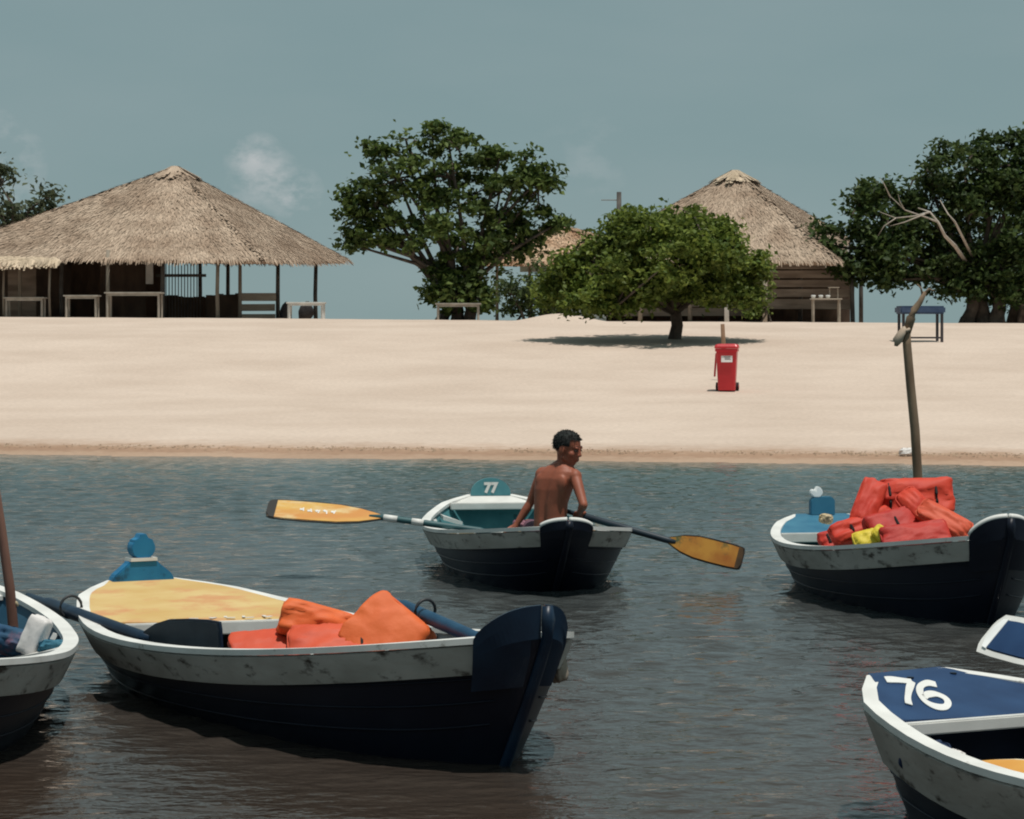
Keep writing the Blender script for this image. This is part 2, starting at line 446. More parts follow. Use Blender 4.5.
# --- left hut: wide hip roof over a dark bar
o0 = hut_origin(175, 89)
hutL = thing('thatched_hut', o0, 0, 'wide thatched beach hut with open posts at the left, tables in front', 'hut', 'thatched huts on the crest')
loc = lambda px, py, Y: at(px, py, Y) - o0
CL = [loc(-70, 254, 86), loc(262, 259, 83.5), loc(345, 259, 91), loc(70, 256, 97)]
thatched_roof(hutL, CL, loc(175, 168, 90), 46, .06, .26, 3, sag=.05)
for px, Y, m, zt in ((108, 84.6, POST, 253), (163, 85.2, DARKPOST, 258), (200, 92.5, DARKPOST, 258), (218, 84.4, POST, 260), (240, 86.2, POST, 262), (278, 87.5, DARKPOST, 262), (316, 89.5, DARKPOST, 264),
                     (20, 86, POST, 254), (62, 86.3, DARKPOST, 256), (228, 93, DARKPOST, 258)):
    x = (px - 512) * Y / F
    post(hutL, Vector((x, Y, 0)) - o0, gz(x, Y) - .3 - o0.z, loc(px, zt, Y).z + .1, .062 if m is POST else .07, m)
# beams under the eave
for a, b in ((0, 1), (1, 2)):
    p, q = CL[a].lerp(CL[2 if a == 0 else 3], .08), CL[b].lerp(CL[3 if b == 1 else 0], .08)
    MB().tube([p - Vector((0, 0, .12)), q - Vector((0, 0, .12))], .06, 8).build('eave_beam', POST, hutL)
# back wall of upright boards (the dark bar room on the left)
def wall_boards(parent, o, pxs, Y, py0, py1, m, w=.2, gap=-.006, ang=0):
    x0, x1 = (pxs[0] - 512) * Y / F, (pxs[1] - 512) * Y / F
    n = max(1, int(round((x1 - x0) / w))); w = (x1 - x0) / n
    z0 = CAMH - (py1 - HY) * Y / F; z1 = CAMH - (py0 - HY) * Y / F
    for i in range(n):
        jz = random.uniform(-.04, .04)
        MB().box((x0 + (i + .5) * w - o.x, Y + random.uniform(-.012, .012) - o.y, (z0 + z1) / 2 - o.z + jz / 2), (w - gap, .03, z1 - z0 + jz)).build('board', m, parent)
def wall_planks(parent, o, pxs, Y, rows, m, th=.035):
    for py0, py1 in rows:
        a, b = at(pxs[0], py0, Y), at(pxs[1], py1, Y)
        t = random.uniform(-.006, .006)
        MB().box(((a.x + b.x) / 2 - o.x, Y - o.y, (a.z + b.z) / 2 - o.z), (b.x - a.x + random.uniform(-.08, .08), th, a.z - b.z), Matrix.Rotation(t, 3, 'Y')).build('plank', m, parent)
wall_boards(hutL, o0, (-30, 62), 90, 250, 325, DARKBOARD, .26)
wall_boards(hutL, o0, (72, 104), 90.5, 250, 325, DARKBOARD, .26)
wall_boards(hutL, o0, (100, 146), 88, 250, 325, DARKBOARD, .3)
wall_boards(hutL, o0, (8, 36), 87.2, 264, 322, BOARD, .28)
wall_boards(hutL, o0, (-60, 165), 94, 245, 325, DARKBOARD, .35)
wall_boards(hutL, o0, (146, 153), 87.4, 254, 284, WHITEWOOD, .2)
wall_planks(hutL, o0, (-60, 110), 92, [(254, 266)], DARKBOARD)
# slatted grille with rails
for k in range(12):
    px = 166 + k * 3.1; Y = 88.2; x = (px - 512) * Y / F
    MB().box((x - o0.x, Y - o0.y, (gz(x, Y) + loc(px, 258, Y).z + o0.z) / 2 - o0.z), (.03, .025, loc(px, 258, Y).z + o0.z - gz(x, Y))).build('slat', DARKPOST, hutL)
wall_planks(hutL, o0, (156, 206), 88.15, [(274, 277), (257, 260)], DARKPOST, .05)
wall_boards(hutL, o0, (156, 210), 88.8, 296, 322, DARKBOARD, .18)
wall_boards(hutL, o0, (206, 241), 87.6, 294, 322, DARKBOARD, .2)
wall_planks(hutL, o0, (241, 276), 86.9, [(293, 301), (304, 311), (314, 321)], PALEBOARD)

# --- pale lean-to awning in front of the left hut
oa = hut_origin(20, 83)
awn = thing('thatch_awning', oa, 0, 'low pale thatch awning at the left edge in front of the wide hut', 'awning')
r_ = random.Random(5); mb = MB()
Pa, Qa = at(-60, 265, 83.6) - oa, at(60, 262, 84) - oa
Aa, Ab = at(-60, 255, 86) - oa, at(52, 256, 86) - oa
slab = MB().add([Pa, Qa, Ab, Aa] + [p - Vector((0, 0, .08)) for p in (Pa, Qa, Ab, Aa)], [(0, 1, 2, 3), (7, 6, 5, 4), (0, 4, 5, 1), (1, 5, 6, 2), (2, 6, 7, 3), (3, 7, 4, 0)]).build('roof', THATCH_PALE, awn)
for k in range(2200):
    s, t = r_.random(), r_.random() ** 1.3
    b = Pa.lerp(Qa, s).lerp(Aa.lerp(Ab, s), t) + Vector((0, 0, r_.uniform(.02, .08)))
    d = Vector((r_.uniform(-.25, .25), -1, -.42)).normalized(); sd = Vector((.045, 0, 0))
    e_ = b + d * r_.uniform(.2, .5) - Vector((0, 0, r_.uniform(0, .1)))
    mb.add([b - sd, b + sd, e_ + sd * .5, e_ - sd * .5], [(0, 1, 2, 3)])
mb.build('thatch', THATCH_PALE, slab, recalc=False)['kind'] = 'stuff'
for px in (-40, 4, 50):
    x = (px - 512) * 84.3 / F; post(awn, Vector((x, 84.3, 0)) - oa, gz(x, 84.3) - .2 - oa.z, at(px, 262, 84.3).z - oa.z, .04)

# --- right hut
o1 = hut_origin(735, 93)
hutR = thing('thatched_hut', o1, 0, 'tall thatched hut with plank walls behind the round tree', 'hut', 'thatched huts on the crest')
loc1 = lambda px, py, Y: at(px, py, Y) - o1
CR = [loc1(580, 256, 90), loc1(836, 261, 86), loc1(846, 238, 97), loc1(640, 250, 100)]
thatched_roof(hutR, CR, loc1(735, 172, 92.5), 48, .06, .24, 8, cap='pale')
for px, Y, m in ((640, 89, POST), (690, 88.6, POST), (727, 86.5, WHITEWOOD), (765, 86.6, PALEBOARD), (853, 88, DARKPOST), (861, 92, DARKPOST), (800, 92, DARKPOST), (600, 91, POST), (720, 96, DARKPOST)):
    x = (px - 512) * Y / F; post(hutR, Vector((x, Y, 0)) - o1, gz(x, Y) - .3 - o1.z, loc1(px, 258, Y).z, .075, m)
wall_planks(hutR, o1, (758, 851), 88.3, [(261, 269), (270.5, 278), (280, 287), (289, 297), (299, 309)], BOARD)
wall_planks(hutR, o1, (590, 757), 89.6, [(262, 270), (271, 279), (280, 288), (289, 297), (298, 307), (308, 316)], BOARD)
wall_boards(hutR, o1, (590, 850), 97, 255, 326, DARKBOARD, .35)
wall_boards(hutR, o1, (566, 606), 88.4, 296, 322, mat('blue_grey_board', (.16, .20, .20), .8, (.26, .29, .28), scale=2), .22)
MB().tube([CR[0].lerp(CR[2], .06) - Vector((0, 0, .1)), CR[1].lerp(CR[3], .06) - Vector((0, 0, .1))], .07, 8).build('eave_beam', POST, hutR)

# --- low hut between the trees
o2 = hut_origin(560, 96)
hutM = thing('thatched_hut', o2, 0, 'low thatched roof showing between the two middle trees', 'hut', 'thatched huts on the crest')
loc2 = lambda px, py, Y: at(px, py, Y) - o2
CM = [loc2(480, 262, 93), loc2(640, 262, 93), loc2(640, 246, 100), loc2(480, 246, 100)]
thatched_roof(hutM, CM, loc2(560, 226, 97), 24, .08, .35, 9, cap=False, material=mat('thatch_rust', (.34, .20, .12), .9, (.55, .40, .28), scale=1.4, island=.3, spec=.1))
for px in (497, 530, 565, 600):
    x = (px - 512) * 94.5 / F; post(hutM, Vector((x, 94.5, 0)) - o2, gz(x, 94.5) - .2 - o2.z, loc2(px, 260, 94.5).z, .06)
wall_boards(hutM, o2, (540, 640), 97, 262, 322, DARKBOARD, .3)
wall_planks(hutM, o2, (520, 600), 95.0, [(264, 272)], mat('mint_board', (.30, .38, .33), .8, (.40, .47, .42), scale=2))

# ------------------------------------------------------------------ tables and benches on the crest
def table(px0, px1, py_top, Y, label, m, dep_=.7, top_th=.05, leg=.055, apron=.07, splay=0.0, name='table', cat='table'):
    x0, x1 = (px0 - 512) * Y / F, (px1 - 512) * Y / F
    c = Vector(((x0 + x1) / 2, Y + dep_ / 2, 0)); c.z = gz(c.x, c.y)
    zt = CAMH - (py_top - HY) * Y / F - c.z
    t = thing(name, c, 0, label, cat, 'rustic tables along the crest')
    w = x1 - x0
    MB().box((0, 0, zt - top_th / 2), (w, dep_, top_th)).build('table_top', m, t, bevel=.008)
    if apron: MB().box((0, -dep_ / 2 + .06, zt - top_th - apron / 2), (w - .16, .025, apron)).build('apron', m, t)
    for sx in (-1, 1):
        for sy in (-1, 1):
            lx, ly = sx * (w / 2 - .09), sy * (dep_ / 2 - .09)
            MB().tube([(lx + sx * splay, ly, -.12), (lx, ly, zt - top_th + .002)], leg / 1.5, 4).build('leg', m, t)
    return t
table(3, 44, 297, 84.0, 'small grey table under the pale awning at the far left', GREYWOOD)
table(63, 98, 295, 83.6, 'narrow grey table left of the wide grey table', GREYWOOD)
table(104, 161, 292, 83.2, 'wide grey table under the front eave of the left hut', GREYWOOD, .9)
table(286, 325, 302, 83.6, 'small white table at the right corner of the left hut', WHITEWOOD, leg=.075)
table(435, 481, 303, 82.0, 'pale bench table under the tall middle tree', GREYWOOD, .6)
# dark folded seats beside the white table
def seat_sack(px, py, Y, w, h, label):
    x = (px - 512) * Y / F; z = gz(x, Y)
    mb = MB(); n = 10; rows = 7
    v = []; f = []
    for i in range(rows):
        t = i / (rows - 1); rr = (math.sin(math.pi * (.18 + .8 * t)) ** .6) * w / 2
        for k in range(n):
            a = 6.283 * k / n; q = 1 + .18 * math.sin(3 * a + 5 * t)
            v.append((math.cos(a) * rr * q + .12 * t, math.sin(a) * rr * q * .8, t * h - .03))
    for i in range(rows - 1):
        for k in range(n): f.append((i * n + k, i * n + (k + 1) % n, (i + 1) * n + (k + 1) % n, (i + 1) * n + k))
    f.append(tuple(range(n - 1, -1, -1))); f.append(tuple((rows - 1) * n + k for k in range(n)))
    mb.add(v, f)
    o = mb.build('sack', mat('dark_sack', (.018, .016, .018), .9, (.04, .035, .035), scale=5, bump=.4), None, smooth=True)
    o.location = (x, Y, z)
    return tag(o, label, 'sack', 'dark sacks by the white table')
seat_sack(304, 318, 85.2, .5, .62, 'dark lumpy sack under the small white table')
seat_sack(283, 318, 86.3, .34, .62, 'dark sack beside the corner post left of the white table')

# bar stool and high table by the right hut
hx = (826 - 512) * 84 / F
ht = thing('high_table', (hx, 84, gz(hx, 84)), 0, 'thin legged pale high table before the plank wall of the right hut', 'table')
zt = at(826, 299, 84).z - gz(hx, 84)
MB().box((0, 0, zt), (1.0, .45, .05)).build('table_top', PALEBOARD, ht, bevel=.006)
for sx in (-.42, .42):
    for sy in (-.17, .17): MB().tube([(sx, sy, -.1), (sx, sy, zt - .03)], .03, 6).build('leg', PALEBOARD, ht)
MB().box((.25, 0, zt + .37), (.34, .3, .03)).build('shelf', PALEBOARD, ht)
for sx in (.12, .38): MB().tube([(sx, 0, zt + .02), (sx, 0, zt + .36)], .02, 6).build('shelf_leg', PALEBOARD, ht)
for k, dx in enumerate((-.42, -.18, .05)):
    o = MB().tube([(0, 0, 0), (0, 0, .09), (0, 0, .1)], [.06, .08, .05], 10).build('white_bowl', WHITEWOOD, None, smooth=True)
    o.location = (hx + dx, 83.9, gz(hx, 84) + zt + .026)
    tag(o, ('leftmost', 'middle', 'rightmost')[k] + ' of three small white bowls on the high table by the plank wall', 'bowl', 'white bowls on the high table')

# blue table on the beach behind the forked pole
BLUE = mat('blue_plank', (.030, .055, .115), .5, (.06, .095, .17), scale=5)
xb = (920 - 512) * 65 / F
bt = thing('table', (xb, 65, gz(xb, 65)), R(6), 'blue table standing on the sand behind the forked pole', 'table', 'rustic tables along the crest')
zt = at(920, 306, 65).z - gz(xb, 65)
MB().box((0, 0, zt - .10), (1.15, .62, .20)).build('table_top', BLUE, bt, bevel=.04)
for sx in (-.48, .50):
    for sy in (-.22, .22): MB().box((sx, sy, (zt - .2) / 2 - .05), (.06, .06, zt - .1)).build('leg', mat('dark_leg', (.045, .04, .045), .8), bt)
MB().box((0, -.22, .10), (.98, .04, .045)).build('stretcher', mat('dark_leg', (.045, .04, .045)), bt)

# ------------------------------------------------------------------ utility pole
ux = (619 - 512) * 110 / F
up_ = thing('utility_pole', (ux, 110, gz(ux, 110)), 0, 'dark utility pole with a thin crossarm behind the round tree', 'pole')
zt = at(619, 192, 110).z - gz(ux, 110)
MB().tube([(0, 0, -.4), (0, 0, zt)], [.13, .10], 10).build('mast', DARKPOST, up_, smooth=True)
MB().tube([(-.75, 0, zt - .34), (.08, 0, zt - .34)], .025, 6).build('crossarm', mat('grey_iron', (.16, .17, .17), .6), up_)

# ------------------------------------------------------------------ trees
def leaf_material(name, c1, c2, tr=.35):
    m = bpy.data.materials.new(name); m.use_nodes = True
    N, Lk = m.node_tree.nodes, m.node_tree.links; b = N['Principled BSDF']
    g = N.new('ShaderNodeNewGeometry')
    rp = N.new('ShaderNodeValToRGB'); rp.color_ramp.elements[0].color = (*c1, 1); rp.color_ramp.elements[1].color = (*c2, 1)
    Lk.new(g.outputs['Random Per Island'], rp.inputs['Fac'])
    nz = N.new('ShaderNodeTexNoise'); nz.inputs['Scale'].default_value = .9; nz.inputs['Detail'].default_value = 3
    Lk.new(g.outputs['Position'], nz.inputs['Vector'])
    mr = N.new('ShaderNodeMapRange'); mr.inputs['From Min'].default_value = .3; mr.inputs['From Max'].default_value = .7; mr.inputs['To Min'].default_value = .65; mr.inputs['To Max'].default_value = 1.25
    Lk.new(nz.outputs['Fac'], mr.inputs['Value'])
    hs = N.new('ShaderNodeHueSaturation'); Lk.new(mr.outputs[0], hs.inputs['Value']); Lk.new(rp.outputs['Color'], hs.inputs['Color'])
    Lk.new(hs.outputs['Color'], b.inputs['Base Color'])
    b.inputs['Roughness'].default_value = .55; b.inputs['Specular IOR Level'].default_value = .25
    tr_ = N.new('ShaderNodeBsdfTranslucent'); Lk.new(hs.outputs['Color'], tr_.inputs['Color'])
    mx = N.new('ShaderNodeMixShader'); mx.inputs[0].default_value = tr
    Lk.new(b.outputs[0], mx.inputs[1]); Lk.new(tr_.outputs[0], mx.inputs[2]); Lk.new(mx.outputs[0], N['Material Output'].inputs['Surface'])
    return m
BARK = mat('bark', (.055, .042, .034), .9, (.12, .095, .075), scale=4, bump=.5)
PALEBARK = mat('dead_wood', (.34, .29, .24), .85, (.46, .41, .36), scale=4)

def leaves_mesh(name, C, size, m, parent, seed):
    """C: (n,3) leaf positions -> folded kite leaves with random pose, as one foliage mesh"""
    r = np.random.default_rng(seed); n = len(C)
    ax = r.normal(size=(n, 3)); ax[:, 2] = ax[:, 2] * .7 - .15; ax /= np.linalg.norm(ax, axis=1, keepdims=True)
    nr = r.normal(size=(n, 3)) * .75 + np.array([0, 0, .9])
    sd = np.cross(ax, nr); sd /= np.linalg.norm(sd, axis=1, keepdims=True) + 1e-9
    nr = np.cross(sd, ax)
    ln = size * r.uniform(.65, 1.35, (n, 1)); wd = ln * r.uniform(.26, .36, (n, 1))
    b = C - ax * ln * .5; t = C + ax * ln * .5
    mid = C - ax * ln * .04 + nr * ln * .02
    l_ = mid - sd * wd + nr * ln * .09; rr = mid + sd * wd + nr * ln * .09
    co = np.stack([b, rr, t, l_], 1).reshape(-1, 3).astype(np.float32)
    i = np.arange(n, dtype=np.int32)[:, None] * 4
    q = np.concatenate([i, i + 1, i + 2, i, i + 2, i + 3], 1).reshape(-1, 3)
    me = bpy.data.meshes.new(name)
    me.vertices.add(len(co)); me.vertices.foreach_set('co', co.ravel())
    me.loops.add(q.size); me.loops.foreach_set('vertex_index', q.ravel())
    me.polygons.add(len(q)); me.polygons.foreach_set('loop_start', np.arange(len(q), dtype=np.int32) * 3)
    me.update(calc_edges=True); me.materials.append(m)
    o = bpy.data.objects.new(name, me); col.objects.link(o); o.parent = parent
    return o

def tree(name, base, Y, blobs, label, leafm, leaf=.22, clusters=260, per=55, cr=.42, trunk_r=.2, depth=.8, seed=1, stems=1, cat='tree', group='trees along the crest', limb_n=60, bark=None, fill=.45, shift=0.0):
    """blobs: crown lobes as (px, py, rx, ry, dy) at depth Y; the crown has the same depth as width"""
    r = np.random.default_rng(seed); rr = random.Random(seed)
    bx = (base - 512) * Y / F; o = Vector((bx, Y, gz(bx, Y)))
    root = thing(name, o, 0, label, cat, group)
    bark = bark or BARK
    lobes = []
    for px, py, rx, ry, dy in blobs:
        c = at(px, py, Y); k = Y / F
        lobes.append((np.array([c.x - o.x, dy + shift, c.z - o.z]), np.array([rx * k, max(rx, ry) * k * depth, ry * k])))
    vol = np.array([l[1].prod() ** (2 / 3) for l in lobes]); vol /= vol.sum()
    cent = []
    for i in r.choice(len(lobes), clusters, p=vol):
        d = r.normal(size=3); d /= np.linalg.norm(d)
        rad = 1 - fill * r.random() ** 1.6
        cent.append(lobes[i][0] + d * lobes[i][1] * rad)
    cent = np.array(cent)
    P = []
    for c in cent:
        n = max(6, int(per * r.uniform(.5, 1.5))); s = cr * r.uniform(.6, 1.3)
        q = r.normal(size=(n, 3)) * np.array([s, s, s * .6]) * .55
        P.append(c + q)
    P = np.concatenate(P)
    P = P[P[:, 2] > .12]
    leaves_mesh('crown', P, leaf, leafm, root, seed)
    # trunk, limbs to the lobes, twigs to the leaf clusters
    mb = MB(); forks = []
    for s_ in range(stems):
        off = Vector((rr.uniform(-.35, .35) * (s_ > 0) * 2, rr.uniform(-.4, .4) * (s_ > 0), -.25))
        h = min(l[0][2] for l in lobes) * .75 + .3
        lean = Vector((rr.uniform(-.35, .35), rr.uniform(-.3, .3), 0))
        top = off + lean + Vector((0, 0, h + .25))
        mb.tube([off, off + lean * .3 + Vector((0, 0, h * .35)), off + lean * .7 + Vector((.06, 0, h * .7)), top], [trunk_r * 1.35, trunk_r, trunk_r * .9, trunk_r * .8], 9)
        forks.append(top)
    ends = []
    for j, (c, rad) in enumerate(lobes):
        f0 = forks[j % len(forks)]; c = Vector(c)
        m1 = f0.lerp(c, .5) + Vector((rr.uniform(-.3, .3), rr.uniform(-.3, .3), .25))
        mb.tube([f0 - Vector((0, 0, .2)), f0.lerp(m1, .5), m1, c], [trunk_r * .5, trunk_r * .38, trunk_r * .28, trunk_r * .14], 7)
        ends += [m1, c]
    for j in r.choice(len(cent), min(limb_n, len(cent)), replace=False):
        c = Vector(cent[j]); e = min(ends, key=lambda q: (q - c).length)
        m1 = e.lerp(c, .5) + Vector((rr.uniform(-.15, .15), rr.uniform(-.15, .15), rr.uniform(-.05, .2)))
        mb.tube([e, m1, c], [trunk_r * .24, trunk_r * .16, trunk_r * .07], 5, cap=False)
    mb.build('trunk', bark, root, smooth=True)
    return root, lobes, o

LEAF_A = leaf_material('leaf_mid', (.034, .066, .018), (.135, .185, .045))
LEAF_B = leaf_material('leaf_bright', (.065, .105, .020), (.21, .26, .05))
LEAF_C = leaf_material('leaf_dark', (.024, .047, .015), (.085, .125, .034))
LEAF_D = leaf_material('leaf_grey', (.05, .07, .04), (.11, .13, .07))

tree('broad_tree', 458, 86, [(450, 178, 54, 36, 0), (398, 180, 36, 28, -.3), (500, 192, 38, 30, .2), (440, 232, 62, 34, -.3), (372, 212, 32, 17, 0), (372, 240, 34, 10, -.2), (470, 275, 36, 30, 0), (458, 298, 28, 20, -.8), (440, 285, 22, 20, -.9), (480, 300, 16, 18, -.8),
     (520, 235, 34, 26, .3), (448, 140, 26, 15, 0), (408, 148, 22, 16, 0), (538, 190, 18, 26, 0), (500, 155, 18, 15, 0), (560, 222, 8, 7, 0), (352, 196, 14, 10, 0), (345, 234, 10, 6, 0), (550, 168, 10, 10, 0), (432, 128, 10, 7, 0), (380, 150, 14, 12, 0), (525, 160, 12, 9, 0), (365, 180, 16, 9, 0), (356, 246, 16, 6, 0)],
     'tall broad leafed tree in the middle with a pale bench below', LEAF_A, .23, 330, 44, .34, .22, .8, 4, stems=3, limb_n=150, fill=.6)
tree('round_tree', 675, 66, [(660, 262, 74, 36, 0), (600, 272, 46, 30, 0), (722, 266, 40, 34, 0), (655, 234, 56, 22, 0), (578, 290, 30, 20, .2), (700, 238, 34, 20, .2), (620, 246, 36, 18, -.2), (738, 282, 20, 20, 0), (560, 280, 16, 14, 0), (640, 290, 50, 16, 0), (710, 292, 36, 14, 0), (588, 302, 28, 12, -.6), (553, 292, 14, 16, 0), (735, 300, 16, 12, -.4), (752, 272, 8, 14, 0), (690, 216, 16, 8, 0), (632, 218, 14, 8, 0), (570, 258, 14, 10, 0), (610, 310, 16, 8, -.8)],
     'low round bright green tree shading the sand behind the red bin', LEAF_B, .15, 700, 50, .28, .17, 1.5, 6, stems=1, limb_n=90, shift=-1.0)
tree('spreading_tree', 985, 88, [(965, 168, 46, 34, 0), (1010, 165, 44, 36, .3), (1000, 215, 60, 50, 0), (885, 215, 42, 30, -.3), (930, 215, 40, 34, 0), (848, 246, 34, 24, -.4), (905, 256, 48, 24, -.4), (1000, 268, 50, 26, 0), (950, 262, 44, 22, 0), (1060, 210, 60, 70, 0), (880, 190, 22, 14, 0), (826, 244, 20, 18, 0), (814, 252, 12, 12, -.3), (850, 272, 26, 12, -.5), (892, 280, 26, 9, -.5), (860, 205, 16, 12, 0), (925, 176, 14, 10, 0), (868, 266, 24, 16, 0), (1010, 292, 40, 16, -.5), (960, 284, 30, 12, -.5), (1040, 140, 20, 14, 0)],
     'big dark spreading tree at the right with dead pale branches', LEAF_C, .22, 560, 56, .42, .26, .75, 9, stems=4, limb_n=60)
# dead branches on the right tree stand proud of its crown
sp = bpy.data.objects['spreading_tree']; so = sp.location
for pts, r0 in (([(966, 262, 87.5), (955, 246, 85.2), (945, 236, 84.4), (938, 222, 84.2), (930, 212, 84.4), (918, 208, 84.6)], .075), ([(938, 222, 84.2), (928, 218, 84.4), (905, 210, 84.5), (890, 196, 84.6)], .04), ([(972, 256, 87.5), (962, 236, 85.2), (955, 222, 84.5), (948, 214, 84.6), (940, 200, 84.8)], .055),
                ([(930, 212, 84.3), (915, 216, 84.4), (896, 218, 84.5), (880, 212, 84.6)], .035), ([(925, 214, 84.3), (905, 222, 84.3), (890, 226, 84.4)], .03), ([(890, 196, 84.5), (884, 184, 84.5), (880, 178, 84.6)], .025),
                ([(905, 210, 84.5), (900, 202, 84.5), (898, 194, 84.4)], .02), ([(896, 218, 84.5), (884, 226, 84.4), (878, 236, 84.4)], .02)):
    MB().tube([at(*p) - so for p in pts], [r0 * (1 - .75 * i / (len(pts) - 1)) for i in range(len(pts))], 6).build('dead_branch', PALEBARK, sp, smooth=True)
tree('dark_tree', 1012, 93, [(1015, 290, 34, 20, 0), (965, 288, 24, 12, 0), (1040, 250, 50, 40, 0), (985, 250, 40, 30, 0)], 'dark undergrowth tree behind the trunks at the right edge', LEAF_C, .24, 90, 40, .4, .22, .7, 13, stems=3, limb_n=20)
tree('feathery_tree', 10, 101, [(0, 185, 24, 26, 0), (-30, 190, 40, 46, 0), (30, 208, 24, 14, 0), (55, 192, 12, 7, 0), (20, 222, 36, 14, 0)], 'thin grey green tree behind the left hut roof', LEAF_D, .26, 95, 26, .5, .2, .8, 15, limb_n=50)
tree('leafy_shrub', 528, 80, [(525, 290, 24, 20, 0), (545, 285, 18, 26, 0), (512, 300, 16, 16, 0), (540, 306, 22, 12, 0)], 'loose shrub at the foot of the low hut beside the tall tree', leaf_material('leaf_shrub', (.035, .06, .02), (.10, .14, .05)), .13, 80, 38, .28, .05, .7, 21, stems=3, cat='shrub', limb_n=30)
tree('leafy_shrub', 758, 80, [(752, 306, 12, 12, 0), (762, 296, 10, 12, 0)], 'sparse twiggy shrub at the right side of the round tree', LEAF_B, .12, 36, 26, .22, .035, .7, 25, stems=2, cat='shrub', limb_n=24)

# ------------------------------------------------------------------ red wheelie bin
def make_bin():
    Y = 50.0; x = (727 - 512) * Y / F; z = gz(x, Y)
    RED = mat('bin_red', (.50, .012, .022), .35, (.58, .02, .03), scale=3, spec=.5)
    BLACK = mat('bin_rubber', (.02, .015, .015), .8)
    t = thing('wheelie_bin', (x, Y, z - .01), R(-8), 'red wheelie bin with a white sticker standing on the sand', 'bin')
    k = Y / F; h = 48 * k; wb, wt = 17 * k / 2, 21.5 * k / 2
    def ring(zz, hw, hd, r=.04, n=4):
        pts = []
        for cx, cy, a0 in ((1, 1, 0), (-1, 1, 90), (-1, -1, 180), (1, -1, 270)):
            for i in range(n):
                a = R(a0 + 90 * i / (n - 1)); pts.append((cx * (hw - r) + r * math.cos(a), cy * (hd - r) + r * math.sin(a), zz))
        return pts
    def loft(rings, name, m, parent):
        n = len(rings[0]); v = [p for rg in rings for p in rg]; f = []
        for i in range(len(rings) - 1):
            for j in range(n): f.append((i * n + j, i * n + (j + 1) % n, (i + 1) * n + (j + 1) % n, (i + 1) * n + j))
        f.append(tuple(range(n - 1, -1, -1))); f.append(tuple((len(rings) - 1) * n + j for j in range(n)))
        return MB().add(v, f).build(name, m, parent)
    loft([ring(.03, wb, wb * 1.05), ring(.10, wb * 1.02, wb * 1.1), ring(h * .80, wt * .95, wt * 1.18), ring(h * .84, wt * .95, wt * 1.18)], 'body', RED, t)
    loft([ring(h * .84, wt * 1.05, wt * 1.28), ring(h * .90, wt * 1.05, wt * 1.28)], 'rim', RED, t)
    lid = loft([ring(h * .905, wt * 1.10, wt * 1.32), ring(h * .945, wt * 1.10, wt * 1.32), ring(h * .985, wt * .98, wt * 1.2), ring(h, wt * .7, wt * .9)], 'lid', RED, t)
    MB().tube([(-wt * .8, wt * 1.42, h * .93), (wt * .8, wt * 1.42, h * .93)], .02, 8).build('handle', RED, lid)
    for s in (-1, 1):
        w = MB().tube([(s * (wb + .0), wb * .75, .09), (s * (wb + .055), wb * .75, .09)], .09, 16).build('wheel', BLACK, t, smooth=False)
        MB().tube([(s * (wb + .055), wb * .75, .09), (s * (wb + .062), wb * .75, .09)], .04, 12).build('hub', RED, w)
    MB().box((-wt * 1.06, -.05, h * .56), (.035, .05, h * .5), Matrix.Rotation(R(4), 3, 'Y')).build('side_bar', RED, t, bevel=.01)
    st = MB().box((.01, -wt * 1.10 - .012, h * .70), (.215, .006, .15), Matrix.Rotation(R(-3.5), 3, 'X')).build('sticker', mat('sticker_white', (.72, .69, .68), .5), t)
    for i, (dx, wv, dz) in enumerate(((0.015, .13, .03), (.02, .10, .005), (0.03, .12, -.02))):
        MB().box((dx, -wt * 1.10 - .0165, h * .70 + dz), (wv, .003, .013), Matrix.Rotation(R(-3.5), 3, 'X')).build('printed_line', mat('print_grey', (.22, .2, .2), .6), st)
    # stake standing behind the bin
    sx = (723.5 - 512) * 53 / F
    o = MB().tube([(0, 0, -.3), (.01, 0, .55), (-.02, 0, at(723, 324, 53).z - gz(sx, 53))], [.045, .05, .04], 8).build('wooden_stake', mat('stake_wood', (.16, .085, .05), .85, (.25, .15, .09), scale=5), None, smooth=True)
    o.location = (sx, 53, gz(sx, 53))
    tag(o, 'short brown wooden stake right behind the red bin', 'stake')
make_bin()

# ------------------------------------------------------------------ mooring poles
POLEW = mat('driftwood_pole', (.15, .095, .06), .85, (.27, .19, .125), scale=6, bump=.5, stretch=(1, 1, .25), bscale=14)
Yp = 27.6; pb = at(917, 488, Yp)
pole = thing('mooring_pole', (pb.x, Yp, -.6), 0, 'tall forked driftwood pole standing in the water behind the red life jackets', 'pole')
q = lambda px, py, dY=0: at(px, py, Yp + dY) - Vector(pole.location)
MB().tube([(0.012, 0, 0), q(918, 480), q(915, 430), q(910.5, 385), q(907, 345), q(906.5, 330)], [.05, .05, .05, .048, .046, .042], 10).build('shaft', POLEW, pole, smooth=True)
MB().tube([q(906.5, 334), q(911, 318), q(914, 310), q(920, 302), q(925, 292)], [.042, .05, .038, .03, .022], 8).build('fork', POLEW, pole, smooth=True)
MB().tube([q(924, 294), q(929, 289), q(934, 291)], [.018, .014, .008], 6).build('twig', POLEW, pole, smooth=True)
MB().tube([q(923, 296), q(921, 288), q(917, 284)], [.016, .011, .006], 6).build('twig', POLEW, pole, smooth=True)
MB().tube([q(905, 328, -.04), q(901, 334, -.05), q(897, 341, -.06), q(896, 346, -.05)], [.03, .045, .05, .02], 8).build('knot_stub', mat('pale_stub', (.36, .27, .2), .85, (.5, .4, .31), scale=9), pole, smooth=True)
MB().tube([q(903, 327, -.045), q(906, 331, -.05), q(910, 329, -.045)], [.02, .024, .018], 8).build('rope_turn', mat('pale_stub', (.36, .27, .2)), pole, smooth=True)

